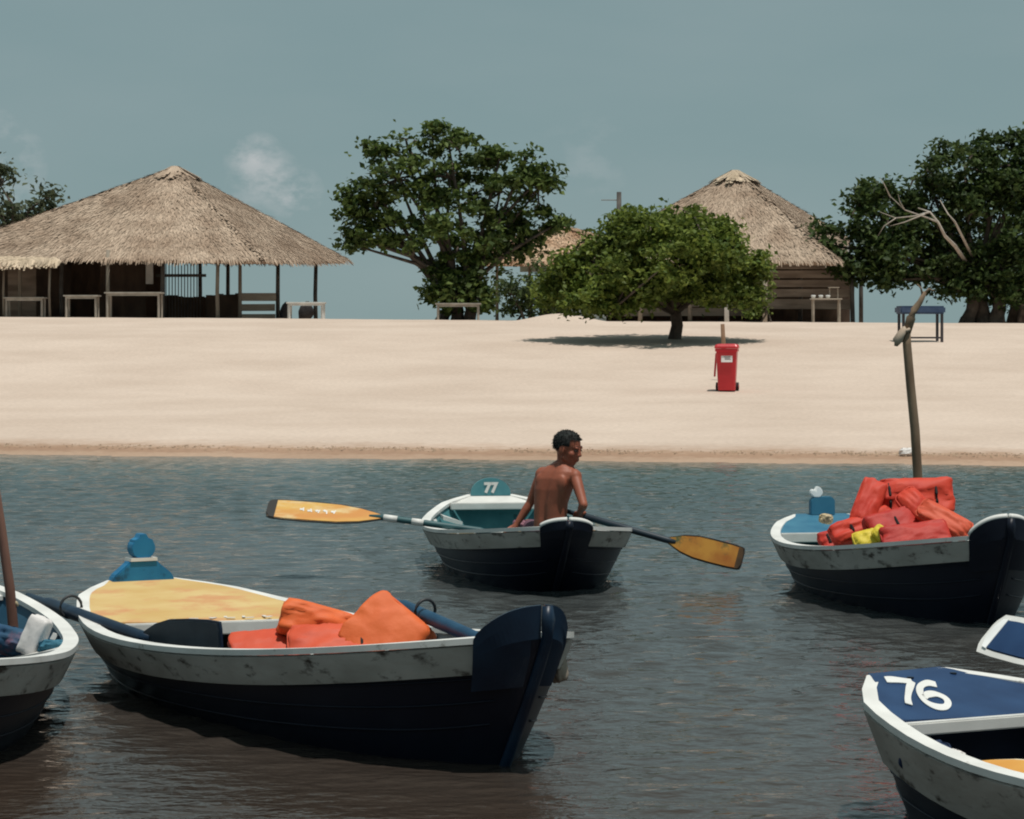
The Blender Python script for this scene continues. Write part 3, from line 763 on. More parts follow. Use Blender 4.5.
Yq = 11.9; lb = at(11, 612, Yq)
pole2 = thing('mooring_pole', (lb.x + .02, Yq, -.7), 0, 'reddish brown pole standing in the water at the left edge', 'pole')
q = lambda px, py: at(px, py, Yq) - Vector(pole2.location)
MB().tube([(0.03, 0, 0), q(13, 625), q(10, 590), q(5, 555), q(1, 525), q(-6, 480), q(-10, 440)], [.024, .024, .0235, .022, .021, .02, .018], 10).build('shaft', mat('red_pole', (.13, .06, .042), .8, (.23, .12, .09), scale=7, bump=.4, stretch=(1, 1, .2)), pole2, smooth=True)
MB().tube([q(11, 600), q(16, 603), q(18, 606)], [.010, .009, .007], 6).build('rope_end', mat('rope_tan', (.42, .34, .22), .9), pole2, smooth=True)

# ------------------------------------------------------------------ boats
NAVY = mat('navy_hull', (.0045, .007, .016), .42, (.010, .014, .026), scale=3, spec=.25, bump=.12, bscale=9, stretch=(.5, 1, 1))
WHITE = mat('dirty_white_paint', (.34, .325, .295), .6, (.47, .455, .42), scale=4, stain=(.06, .05, .042), stain_scale=9, stain_lo=.55, stain_hi=.66, bump=.3, stretch=(.7, 1, 1.6))
CLEANW = mat('white_paint', (.60, .59, .56), .5, (.74, .73, .70), scale=5, stain=(.25, .22, .18), stain_scale=9, stain_lo=.66, stain_hi=.76)
GUNW = mat('rail_white', (.66, .65, .62), .5, (.78, .77, .74), scale=5, stain=(.20, .18, .15), stain_scale=8, stain_lo=.63, stain_hi=.74)
CYAN = mat('cyan_blue_paint', (.012, .14, .30), .45, (.022, .20, .38), scale=6, stain=(.01, .06, .12), stain_scale=8)
TEAL = mat('teal_paint', (.055, .185, .21), .5, (.09, .25, .27), scale=6, stain=(.03, .08, .09), stain_scale=7)
NAVYP = mat('navy_paint', (.010, .032, .095), .45, (.018, .052, .135), scale=5, stain=(.30, .33, .38), stain_scale=16, stain_lo=.70, stain_hi=.76)
STEMB = mat('stem_blue', (.004, .012, .030), .4, (.009, .028, .058), scale=5)
YELLOW = mat('yellow_deck', (.58, .37, .13), .5, (.66, .48, .21), scale=2.6, stain=(.60, .30, .13), stain_scale=3.5, stain_lo=.48, stain_hi=.62, stretch=(2, 1, 1))
FLOORW = mat('boat_floor', (.06, .045, .04), .8, (.12, .10, .09), scale=6)

class Boat:
    def __init__(s, stern, bow, beam, zs, zm, zb, label, inner, number=None, ws=.20, cheek=.11, rim=True, cheek_t=.94, stem_m=None, ribs=True, band=.11, far_t=None, rake=.42):
        s.rake = rake
        s.stern, s.bow = Vector((*stern, 0)), Vector((*bow, 0))
        d = s.bow - s.stern; s.L = d.length; s.ang = math.atan2(d.y, d.x)
        s.k = beam / 1.24; s.zs, s.zm, s.zb, s.ws = zs, zm, zb, ws
        s.root = thing('rowing_boat', s.stern, s.ang, label, 'boat', 'wooden rowing boats')
        s.inv = Matrix.Translation(s.stern) @ Matrix.Rotation(s.ang, 4, 'Z'); s.inv.invert()
        T = s.T = np.concatenate([np.linspace(0, .8, 26), np.linspace(.82, 1, 15)])
        rows = np.linspace(0, 1, 12)
        # outer shell
        v, f, m = [], [], len(rows)
        for side in (-1, 1):
            o = len(v)
            for t in T:
                for q_ in rows: v.append(s.pt(t, q_, side))
            for i in range(len(T) - 1):
                for j in range(m - 1): f.append((o + i * m + j, o + i * m + j + 1, o + (i + 1) * m + j + 1, o + (i + 1) * m + j))
        half = len(T) * m
        for i in range(len(T) - 1): f.append((i * m, (i + 1) * m, half + (i + 1) * m, half + i * m))
        for i in (0, len(T) - 1):
            for j in range(m - 1): f.append((i * m + j, i * m + j + 1, half + i * m + j + 1, half + i * m + j))
        hull = MB().add(v, f).build('hull', NAVY, s.root, smooth=True)
        # seams between the hull planks
        for side in (-1, 1):
            for q_ in (.52, .66, .80):
                MB().tube([s.pt(t, q_, side, .001) for t in T if t < .985], .0045, 5).build('plank_seam', NAVY, hull, smooth=True)
        # inner lining
        v, f = [], []; rows2 = np.linspace(.30, 1, 8); m = len(rows2); T2 = T[(T > .015) & (T < .975)]
        for side in (-1, 1):
            o = len(v)
            for t in T2:
                for q_ in rows2: v.append(s.pt(t, q_, side, -.028))
            for i in range(len(T2) - 1):
                for j in range(m - 1): f.append((o + i * m + j, o + i * m + j + 1, o + (i + 1) * m + j + 1, o + (i + 1) * m + j))
        half = len(T2) * m
        for i in range(len(T2) - 1): f.append((i * m, (i + 1) * m, half + (i + 1) * m, half + i * m))
        for j in range(m - 1): f.append((j, j + 1, half + j + 1, half + j))
        MB().add(v, f).build('inner_lining', inner, s.root, smooth=True)
        # white rubbing strakes and rails
        for side in (-1, 1):
            G = [[s.pt(t, s.q(t, s.zg(t) - band + band * j / 3), side, .003) for j in range(4)] for t in T if t < .985]
            G = np.array(G)
            if side > 0: G = G[:, ::-1]
            MB().patch(G, -.014 if s.patch_sign(G, side) < 0 else .014).build('rub_strake', WHITE, s.root, smooth=False)
            v, f = [], []; TT = [t for t in T if t < .985]
            for t in TT:
                p0, p1 = s.pt(t, 1, side, .020), s.pt(t, 1, side, -.045)
                v += [p0 + Vector((0, 0, .003)), p0 + Vector((0, 0, .026)), p1 + Vector((0, 0, .026)), p1 + Vector((0, 0, .003))]
            for i in range(len(TT) - 1):
                for j in range(4): f.append((i * 4 + j, i * 4 + (j + 1) % 4, (i + 1) * 4 + (j + 1) % 4, (i + 1) * 4 + j))
            f += [(0, 1, 2, 3), tuple(4 * (len(TT) - 1) + j for j in (3, 2, 1, 0))]
            MB().add(v, f).build('gunwale', GUNW, s.root)
        # stern board closing the hull
        zz = s.zg(0)
        a, b = s.pt(0, s.q(0, zz - .13), 1, .012), s.pt(0, 1, 1, .012)
        MB().add([(a.x - .02, a.y, a.z), (a.x - .02, -a.y, a.z), (b.x - .02, -b.y, b.z + .02), (b.x - .02, b.y, b.z + .02), (a.x + .015, a.y, a.z), (a.x + .015, -a.y, a.z), (b.x + .015, -b.y, b.z + .02), (b.x + .015, b.y, b.z + .02)],
                 [(0, 1, 2, 3), (7, 6, 5, 4), (0, 4, 5, 1), (1, 5, 6, 2), (2, 6, 7, 3), (3, 7, 4, 0)]).build('stern_board', WHITE, s.root)
        # bow cheeks, rounded above the rail, and the stem post
        tc = cheek_t
        for side in (-1, 1):
            tc = far_t if (far_t and side > 0) else cheek_t
            tt = np.linspace(tc, 1.0, 16); G = []; top = []
            for t in tt:
                w = (t - tc) / (1 - tc); up = cheek * math.sin(math.pi / 2 * min(1, w * 1.15)) ** .75 if w > 0 else 0
                z1, z0 = s.zg(t) + .024 + up, s.zg(t) - .17
                row = []
                for j in range(6):
                    z = z0 + (z1 - z0) * j / 5
                    row.append(s.pt(t, s.q(t, min(z, s.zg(t))), side, .018 * (1 - w) - .024 * w ** 3 + max(0, z - s.zg(t)) * .12 * (1 - w)) + Vector((0, 0, max(0, z - s.zg(t)))))
                G.append(row); top.append(row[-1])
            G = np.array(G)
            if side > 0: G = G[:, ::-1]
            ck = MB().patch(G, -.02 if s.patch_sign(G, side) < 0 else .02).build('bow_cheek', stem_m or NAVY, s.root, smooth=False)
            if rim: MB().tube([p + Vector((0, 0, .006)) for p in top], .016, 8).build('cheek_rim', GUNW, ck, smooth=True)
        pts = []
        for q_ in np.linspace(0, 1, 9): p = s.pt(1, q_, 1); pts.append(Vector((p.x + .012, 0, p.z)))
        p = pts[-1]; pts.append(p + Vector((.012, 0, cheek * .7))); pts.append(p + Vector((.006, 0, cheek + .022)))
        MB().tube(pts, [.022] * 9 + [.026, .02], 8).build('stem_post', stem_m or NAVY, s.root, smooth=True)
        # floor boards
        for k in range(-3, 4):
            wv = .13; y0 = k * .14
            ts = [t for t in np.linspace(.06, .9, 30) if s.hbw(t, s.q(t, .045)) - .035 > abs(y0) + wv / 2]
            if len(ts) < 3: continue
            x0, x1 = s.pt(ts[0], .4, 1).x, s.pt(ts[-1], .4, 1).x
            MB().box(((x0 + x1) / 2, y0, .045), (x1 - x0, wv, .018)).build('floor_board', FLOORW if inner is not TEAL else TEAL, s.root)
        if ribs:
            for t in np.arange(.2, .88, .095):
                for side in (-1, 1):
                    pts = [s.pt(t, q_, side, -.042) for q_ in np.linspace(s.q(t, .05), .99, 6)]
                    MB().tube(pts, .021, 4).build('rib', CLEANW, s.root)
    def q(s, t, z): zk = s.zk(t); return (z - zk) / (s.zg(t) - zk)
    def zk(s, t): return -.22 + .06 * max(0, (t - .85) / .15) ** 2
    def zg(s, t):
        if t < .32: return s.zm + (s.zs - s.zm) * ((.32 - t) / .32) ** 1.8
        return s.zm + (s.zb - s.zm) * ((t - .32) / .68) ** 1.7
    def hb(s, t):
        return s.k * float(crom([0, .05, .12, .22, .36, .55, .70, .82, .90, .96, 1], [s.ws / s.k, .325, .445, .555, .615, .615, .565, .455, .31, .155, .03], t))
    def hbw(s, t, q_):
        a = .50 * max(0, math.sin(math.pi * min(1, max(0, t * .98 + .02)))) ** .5
        q_ = max(0, q_); return s.hb(t) * (a + (1 - a) * q_ ** .72)
    def pt(s, t, q_, side, off=0.0):
        zk = s.zk(t); z = zk + (s.zg(t) - zk) * q_
        x = t * s.L - s.rake * t ** 7 * (1 - min(1, q_)) ** 1.1 + .14 * (1 - t) ** 8 * (1 - min(1, q_))
        w = max(.004, s.hbw(t, q_) + off)
        if off and t > .8:                                   # near the bow an offset moves forward too
            x += off * ((t - .8) / .2) * .9
        return Vector((x, side * w, z))
    def patch_sign(s, G, side):
        n, m = G.shape[:2]; i, j = n // 3, m // 2
        N = np.cross(G[i + 1, j] - G[i - 1, j], G[i, min(j + 1, m - 1)] - G[i, j - 1])
        return 1 if N[1] * side > 0 else -1
    def deck(s, t1, m, skew=0.0, th=.02):
        """flat panel from the stern to a front edge that runs from t1-skew (starboard) to t1+skew (port)"""
        n = 14; v = []
        za, zb = s.zg(0) + .028, s.zg(t1) + .004
        for dz in (0, -th):
            for side, te in ((1, t1 + skew), (-1, t1 - skew)):
                for t in np.linspace(-.004, te, n):
                    p = s.pt(max(0, t), 1, side, -.044 * sstep(0, .03, max(0, t)) ); p.x = t * s.L; v.append((p.x, p.y, za + (zb - za) * max(0, t) / t1 + dz))
        f = []
        for i in range(n - 1):
            f += [(i, i + 1, n + i + 1, n + i), (3 * n + i, 3 * n + i + 1, 2 * n + i + 1, 2 * n + i), (i, 2 * n + i, 2 * n + i + 1, i + 1), (n + i, n + i + 1, 3 * n + i + 1, 3 * n + i)]
        f += [(0, n, 3 * n, 2 * n), (n - 1, 3 * n - 1, 4 * n - 1, 2 * n - 1)]
        return MB().add(v, f).build('stern_deck', m, s.root)
    def lath(s, t1, m, skew=0.0, h=.06, w=.035):
        a, b = s.pt(t1 - skew, 1, -1, -.04), s.pt(t1 + skew, 1, 1, -.04)
        d = (b - a); c = (a + b) / 2; c.z = s.zg(t1) - h / 2 + .012
        return MB().box((c.x + .02, c.y, c.z), (w, math.hypot(d.x, d.y), h), math.atan2(d.y, d.x) - R(90)).build('deck_lath', m, s.root, bevel=.005)
    def cross(s, name, t, m, z=None, w=.06, h=.05, inset=.05):
        z = s.zg(t) + .0 if z is None else z
        hw = s.hbw(t, min(1, s.q(t, z))) - inset
        return MB().box((s.pt(t, min(1, s.q(t, z)), 1).x, 0, z), (w, 2 * hw, h)).build(name, m, s.root, bevel=.006)
    def knees(s, t, m, z):
        for side in (-1, 1):
            p = s.pt(t, 1, side, -.05)
            MB().add([(p.x, p.y, p.z), (p.x + .22, p.y * 1.0, p.z), (p.x, p.y * .62, z), (p.x, p.y, p.z - .03), (p.x + .22, p.y, p.z - .03), (p.x, p.y * .62, z - .03)],
                     [(0, 1, 2), (5, 4, 3), (0, 3, 4, 1), (1, 4, 5, 2), (2, 5, 3, 0)]).build('knee', m, s.root)
    def world(s, t, side=0.0, z=0.0):
        M = Matrix.Translation(s.stern) @ Matrix.Rotation(s.ang, 4, 'Z')
        p = s.pt(t, 1, 1)
        return M @ Vector((p.x, side * s.hb(t), z))

def text_mesh(body, size, m, parent, M, name='number', shear=0.0, bold=.0, depth=.002, xs=1.0):
    c = bpy.data.curves.new(name, 'FONT'); c.body = body; c.size = size; c.shear = shear; c.offset = bold; c.extrude = depth; c.align_x = 'CENTER'; c.align_y = 'CENTER'
    tmp = bpy.data.objects.new('tmp', c); col.objects.link(tmp)
    dg = bpy.context.evaluated_depsgraph_get()
    me = bpy.data.meshes.new_from_object(tmp.evaluated_get(dg)); me.name = name
    bpy.data.objects.remove(tmp); bpy.data.curves.remove(c)
    me.transform(M @ Matrix.Diagonal((xs, 1, 1, 1)))
    me.materials.clear(); me.materials.append(m)
    o = bpy.data.objects.new(name, me); col.objects.link(o); o.parent = parent
    return o
PAINTW = mat('lettering_white', (.70, .69, .66), .5, (.78, .77, .74), scale=9)

# --- boat 77 with the boy
b77 = Boat((-.165, 19.5), (.345, 15.75), 1.27, .38, .255, .42, 'teal lined rowing boat numbered 77 carrying the boy', TEAL, ws=.15, cheek=.03, cheek_t=.968, band=.095, rake=.8)
b77.deck(.055, CLEANW)
b77.cross('stern_beam', .07, CLEANW, w=.07, h=.05)
b77.cross('thwart', .36, mat('bare_wood', (.48, .30, .15), .6, (.56, .38, .20), scale=6, stretch=(1, .3, 1)), z=.225, w=.12, h=.03)
b77.cross('thwart', .54, TEAL, z=.19, w=.2, h=.03)
b77.cross('thwart', .74, TEAL, z=.20, w=.22, h=.03)
b77.knees(.14, CLEANW, .24); b77.knees(.42, CLEANW, .17)
ol = [(.15 * math.cos(a), .115 * max(-.15, math.sin(a))) for a in np.linspace(-.15, math.pi + .15, 22)]
Mb = Matrix.Translation((.03, 0, b77.zg(0) + .035)) @ Matrix.Rotation(R(-90), 4, 'Z')
nb = MB().prism(ol, Mb, .03).build('number_board', mat('board_teal', (.055, .20, .24), .5, (.09, .26, .29), scale=7), b77.root)
# the board faces the bow, where the numbers are read
text_mesh('77', .10, PAINTW, nb, Matrix.Translation((.048, 0, b77.zg(0) + .075)) @ Matrix.Rotation(R(90), 4, 'Z') @ Matrix.Rotation(R(90), 4, 'X'), bold=.006)

# --- front boat with the yellow stern deck
bA = Boat((-1.84, 12.85), (.12, 9.4), 1.34, .37, .26, .50, 'navy rowing boat with yellow stern deck and cyan crest, nearest in the middle', mat('grey_lining', (.10, .11, .12), .7, (.2, .21, .22), scale=5), ws=.15, cheek=.10, rim=False, cheek_t=.955, far_t=.988, stem_m=STEMB)
bA.deck(.245, YELLOW, .035)
bA.lath(.245, CLEANW, .035)
bA.cross('thwart', .47, CLEANW, z=.17, w=.2, h=.03)
bA.cross('thwart', .70, mat('blue_thwart', (.02, .07, .14), .5), z=.20, w=.2, h=.03)
Mb = Matrix.Translation((.02, 0, bA.zg(0) + .015)) @ Matrix.Rotation(R(-90), 4, 'Z')
crest = MB().prism([(-.165, 0), (.165, 0), (.15, .035), (.10, .075), (.075, .095), (.07, .105), (-.07, .105), (-.075, .095), (-.10, .075), (-.15, .035)], Mb, .07).build('stern_crest', CYAN, bA.root, bevel=.006)
head = [(.062 * math.cos(a), .165 + .055 * math.sin(a)) for a in np.linspace(-1.05, math.pi + 1.05, 16)]
head = head[:6] + [(.05, .205), (.025, .215), (.015, .235), (-.015, .235), (-.025, .215), (-.05, .205)] + head[-6:]
MB().prism(head, Mb, .07).build('crest_head', CYAN, crest, bevel=.006)
MB().prism([(-.07, .102), (.07, .102), (.068, .118), (-.068, .118)], Mb, .085).build('crest_collar', CLEANW, crest)
# worn white hand lettering along the front of the deck; only traces are left
r_ = random.Random(12)
for k, yy in enumerate(np.linspace(-.34, .34, 9)):
    z = bA.zg(0) + .028 + (bA.zg(.245) - bA.zg(0) - .024) * .225 / .245 + .003; mbx = MB()
    for q_ in range(2):
        x0 = bA.L * (.215 + .012 * q_ + .03 * yy / .4) + r_.uniform(-.01, .01); y0 = yy + r_.uniform(-.012, .012)
        mbx.box((x0, y0, z), (.016 + .03 * (q_ == 0), .014 + .028 * (q_ == 1), .003), r_.uniform(-.6, .6))
        z += .0006
    mbx.build('worn_letter', PAINTW, bA.root)

# --- right boat piled with life jackets
bB = Boat((2.08, 17.5), (2.70, 14.1), 1.22, .37, .28, .50, 'navy rowing boat at the right piled with red life jackets', TEAL, ws=.17, cheek=.085, cheek_t=.958)
bB.deck(.16, mat('blue_deck', (.03, .13, .22), .5, (.05, .18, .27), scale=6))
bB.lath(.165, CLEANW)
bB.cross('thwart', .34, CLEANW, z=.22, w=.2, h=.03)
bB.cross('thwart', .55, CLEANW, z=.20, w=.2, h=.03)
bB.cross('thwart', .74, CLEANW, z=.22, w=.2, h=.03)
Mb = Matrix.Translation((.02, 0, bB.zg(0) + .02)) @ Matrix.Rotation(R(-90), 4, 'Z')
cb = MB().prism([(-.085, 0), (.085, 0), (.085, .10), (.06, .125), (-.06, .125), (-.085, .10)], Mb, .05).build('stern_crest', mat('board_blue', (.03, .15, .25), .5, (.05, .2, .3), scale=6), bB.root, bevel=.005)
MB().prism([(.02, .12), (.06, .12), (.085, .145), (.08, .17), (.06, .175), (.05, .165), (.04, .195), (.02, .19), (0, .165), (.0, .145)], Mb, .05).build('finial', mat('bright_white', (.78, .78, .77), .5), cb, bevel=.005)

# --- boat 76 at the lower right
bC = Boat((1.345, 8.85), (3.5, 5.75), 1.38, .43, .30, .48, 'rowing boat with navy stern deck numbered 76 at the lower right', mat('navy_lining', (.008, .016, .04), .6, (.014, .026, .06), scale=5), ws=.165, cheek=.1, band=.17)
dk = bC.deck(.125, NAVYP, .02)
bC.lath(.125, CLEANW, .02, h=.042)
bC.cross('thwart', .42, NAVYP, z=.17, w=.2, h=.03)
bC.cross('thwart', .62, NAVYP, z=.17, w=.2, h=.03)
za, zb = bC.zg(0) + .028, bC.zg(.125) + .004; slope = math.atan2(za - zb, .125 * bC.L)
def painted(strokes, w, M, parent, name):
    """brush-painted figure: flat ribbons along polylines in the frame M"""
    mbx = MB(); zz = .0
    for pts in strokes:
        n_ = len(pts); tt = np.linspace(0, n_ - 1, (n_ - 1) * 5 + 1)
        sx, sy = (crom(range(n_), [p[i] for p in pts], tt) for i in (0, 1))
        P = [Vector((x, y, 0)) for x, y in zip(sx, sy)]; v, f = [], []
        for k, p in enumerate(P):
            d = (P[min(k + 1, len(P) - 1)] - P[max(k - 1, 0)]).normalized(); nn = Vector((-d.y, d.x, 0)) * w / 2 * (1 + .10 * math.sin(k * .55))
            for h_ in (zz, zz + .003): v += [M @ (p + nn + Vector((0, 0, h_))), M @ (p - nn + Vector((0, 0, h_)))]
        for k in range(len(P) - 1):
            a, b = 4 * k, 4 * k + 4
            f += [(a + 2, b + 2, b + 3, a + 3), (a, a + 1, b + 1, b), (a, b, b + 2, a + 2), (a + 1, a + 3, b + 3, b + 1)]
        f += [(0, 2, 3, 1), (4 * len(P) - 4, 4 * len(P) - 3, 4 * len(P) - 1, 4 * len(P) - 2)]
        mbx.add(v, f); zz += .0012
    return mbx.build(name, PAINTW, parent)
def num_at(lx, ly): return Matrix.Translation((lx, ly, za + (zb - za) * (lx / bC.L) / .125 + .0015)) @ Matrix.Rotation(slope, 4, 'Y') @ Matrix.Rotation(-bC.ang, 4, 'Z') @ Matrix.Diagonal((1, 2.9, 1, 1))
painted([[(-.045, .042), (-.01, .046), (.046, .046)], [(.046, .046), (.022, .012), (.004, -.022), (-.002, -.045)]], .021, num_at(.190, -.195), dk, 'painted_seven')
painted([[(.034, .044), (.006, .046), (-.024, .030), (-.038, .002), (-.034, -.026), (-.008, -.042), (.026, -.040), (.044, -.022), (.040, -.004), (.014, .006), (-.014, .000), (-.030, -.012)]], .021, num_at(.238, -.115), dk, 'painted_six')
for sy in (-.05, .15):
    MB().tube([(bC.L * .018, sy, bC.zg(.018) + .01), (bC.L * .018, sy, bC.zg(.018) + .030)], .012, 8).build('bolt', NAVY, dk)

# --- boat at the left edge
bD = Boat((-2.80, 12.65), (-2.20, 9.0), 1.32, .38, .26, .44, 'navy rowing boat cut off by the left edge beside the brown pole', mat('blue_lining', (.02, .075, .13), .6, (.04, .11, .17), scale=5), ws=.2, cheek=.1)
bD.deck(.06, CLEANW)
bD.cross('thwart', .34, mat('blue_thwart', (.02, .07, .14), .5), z=.19, w=.24, h=.03)
bD.cross('thwart', .56, mat('blue_thwart', (.02, .07, .14), .5), z=.20, w=.26, h=.03)
bD.knees(.40, CLEANW, .2)

# ------------------------------------------------------------------ oars
OAR_DARK = mat('oar_dark_paint', (.012, .022, .034), .5, (.022, .036, .05), scale=9)
def oar(name, H, Rt, Tp, width, label, loom_m, blade_m, edge_m, up=(0, 0, 1), loom_r=.02, tip_m=None, collar=None, th=.018, bands=(), letters=0, square=.8, edge=.007):
    """H handle end, Rt blade root, Tp blade tip; up = direction of the blade's width"""
    H, Rt, Tp = Vector(H), Vector(Rt), Vector(Tp)
    root = thing(name, H, 0, label, 'oar', 'oars of the rowing boats')
    ax = (Tp - Rt).normalized(); u = Vector(up); u = (u - ax * u.dot(ax)).normalized(); n = ax.cross(u).normalized()
    L = (Tp - Rt).length
    lm = MB().tube([(0, 0, 0), (H.lerp(Rt, .16) - H), (H.lerp(Rt, .19) - H), Rt - H, Rt + ax * L * .12 - H], [loom_r * .7, loom_r * .75, loom_r * 1.05, loom_r, loom_r * .6], 10).build('loom', loom_m, root, smooth=True)
    for t0, t1, m in bands:
        MB().tube([H.lerp(Rt, t0) - H, H.lerp(Rt, t1) - H], loom_r * 1.1, 10).build('paint_band', m, lm, smooth=True)
    if collar is not None:
        p = H.lerp(Rt, collar) - H; d = (Rt - H).normalized()
        x = d.cross(Vector((0, 0, 1))).normalized(); y = x.cross(d)
        ring = [p + (x * math.cos(a) + y * math.sin(a)) * loom_r * 1.7 + y * loom_r * .8 for a in np.linspace(0, 2 * math.pi, 17)]
        MB().tube(ring, .007, 6, cap=False).build('oar_ring', mat('iron_ring', (.03, .032, .035), .5), root, smooth=True)
    w = width / 2
    def outline(g):
        W = w + g; top = [(0, .20), (.08, .42), (.2, .72), (.38, .95), (.6, 1.0), (.85, .99), (.955, .93), (.99, square), (1.0, square * .6)]
        o = [(t * L + (g if t > .95 else 0), q_ * W) for t, q_ in top]
        return o + [(a, -b) for a, b in o[::-1]]
    M = Matrix((ax, n, u)).transposed().to_4x4(); M.translation = Rt - H
    bl = MB().prism(outline(0), M, th).build('blade', blade_m, root, bevel=.004)
    MB().prism(outline(edge), M, th * .5).build('blade_edge', edge_m, bl)
    if tip_m:
        c = outline(.002); c = [(max(a, L * .93), b) for a, b in c]
        MB().prism([(L * .93, w * .97), (L * .975, w * .9), (L * 1.004, w * square * .6), (L * 1.004, -w * square * .6), (L * .975, -w * .9), (L * .93, -w * .97)], M, th * 1.25).build('blade_tip', tip_m, bl)
    if letters:
        r = random.Random(3)
        for side in (-1, 1):
            for k in range(letters):
                a = L * (.52 + .34 * k / letters) - L * .1; mbx = MB()
                for q_ in range(2):
                    rot = (M.to_3x3()) @ Matrix.Rotation(r.uniform(-.5, .5), 3, 'Y')
                    mbx.box(M @ Vector((a + .014 * q_, side * (th / 2 + .001 + .0007 * q_), r.uniform(-.008, .008) + w * .05)), (.008 + .012 * q_, .002, .034 - .018 * q_), rot)
                mbx.build('worn_letter', PAINTW, bl)
    return root
ORANGE = mat('oar_orange', (.58, .24, .05), .5, (.64, .37, .08), scale=5, stain=(.68, .50, .24), stain_scale=6, stain_lo=.52, stain_hi=.66, stretch=(.6, 1, 3))
RUST = mat('oar_rust', (.36, .12, .02), .5, (.52, .25, .04), scale=7, stain=(.10, .11, .04), stain_scale=9, stain_lo=.56, stain_hi=.66)
TEALOAR = mat('oar_teal', (.02, .07, .08), .5, (.04, .11, .12), scale=6)
BLACKP = mat('black_edge', (.012, .011, .010), .6)
oar('oar', at(503, 533.5, 16.98), at(383, 517.5, 17.05), at(268, 508.5, 17.1), .185, 'oar with long yellow orange blade held out left of boat 77', TEALOAR, ORANGE, BLACKP, up=(0, .80, .60), loom_r=.021, tip_m=BLACKP,
    bands=((.66, .76, CLEANW), (.88, .995, CLEANW), (.0, .10, CLEANW)), letters=5, th=.016)
oar('oar', at(566, 511, 16.95), at(667, 540, 16.72), at(742, 559, 16.62), .15, 'oar with scuffed rusty orange blade over the water right of boat 77', OAR_DARK, RUST, BLACKP, up=(.1, .25, .95), loom_r=.022, tip_m=mat('burnt_tip', (.05, .03, .015), .7, (.12, .06, .02), scale=12), th=.016, square=.85)
oar('oar', at(28, 597, 12.6), at(142, 637.5, 11.38), at(221, 641, 10.95), .165, 'navy oar lying over the stern rail of the yellow decked boat', STEMB, OAR_DARK, STEMB, up=(-.25, .25, 1), loom_r=.031, collar=.40, th=.024, square=.9)
oar('oar', at(386, 599, 11.0), at(482, 641, 10.35), at(505, 655, 9.95), .13, 'blue oar loom slanting behind the orange life jackets towards the bow', mat('oar_blue', (.012, .05, .10), .5, (.02, .075, .14), scale=8), OAR_DARK, STEMB, up=(1, .4, 0), loom_r=.028, collar=.42)
oar('oar', at(918, 762, 8.15), at(962, 766, 8.0), at(1062, 775, 7.72), .16, 'yellow oar with orange blade lying inside boat 76', mat('oar_yellow', (.62, .40, .16), .5, (.70, .50, .24), scale=5), mat('oar_orange_clean', (.62, .26, .04), .5, (.68, .34, .07), scale=4), mat('cream_edge', (.66, .58, .42), .5), up=(.15, 1, .12), loom_r=.017, edge=.016)
oar('oar', (2.72, 7.95, .34), (2.02, 9.05, .47), at(992, 634, 9.5), .15, 'navy oar blade with broad white edge at the right frame edge above boat 76', CLEANW, NAVYP, CLEANW, up=(.72, .35, .75), loom_r=.022, tip_m=mat('bright_white', (.78, .78, .77), .5), th=.02, square=.6, edge=.024)

# ------------------------------------------------------------------ life jackets
ORG = mat('jacket_orange', (.66, .115, .026), .6, (.74, .155, .042), scale=4, bump=.35, bscale=9, spec=.3)
ORG2 = mat('jacket_coral', (.55, .07, .03), .6, (.64, .10, .045), scale=4, bump=.35, bscale=9)
RED = mat('jacket_red', (.52, .032, .016), .6, (.62, .06, .026), scale=4, bump=.4, bscale=9)
RED2 = mat('jacket_dark_red', (.38, .018, .016), .6, (.48, .035, .022), scale=4, bump=.4, bscale=9)
YEL = mat('jacket_yellow', (.60, .46, .03), .6, (.70, .55, .06), scale=4, bump=.35, bscale=9)
STRAP = mat('black_webbing', (.012, .012, .013), .8)
def rot(roll=0, pitch=0, yaw=0):
    """roll in the picture plane, pitch = lean back, yaw = turn about the vertical (degrees)"""
    return Matrix.Rotation(R(yaw), 3, 'Z') @ Matrix.Rotation(R(pitch), 3, 'X') @ Matrix.Rotation(R(roll), 3, 'Y')
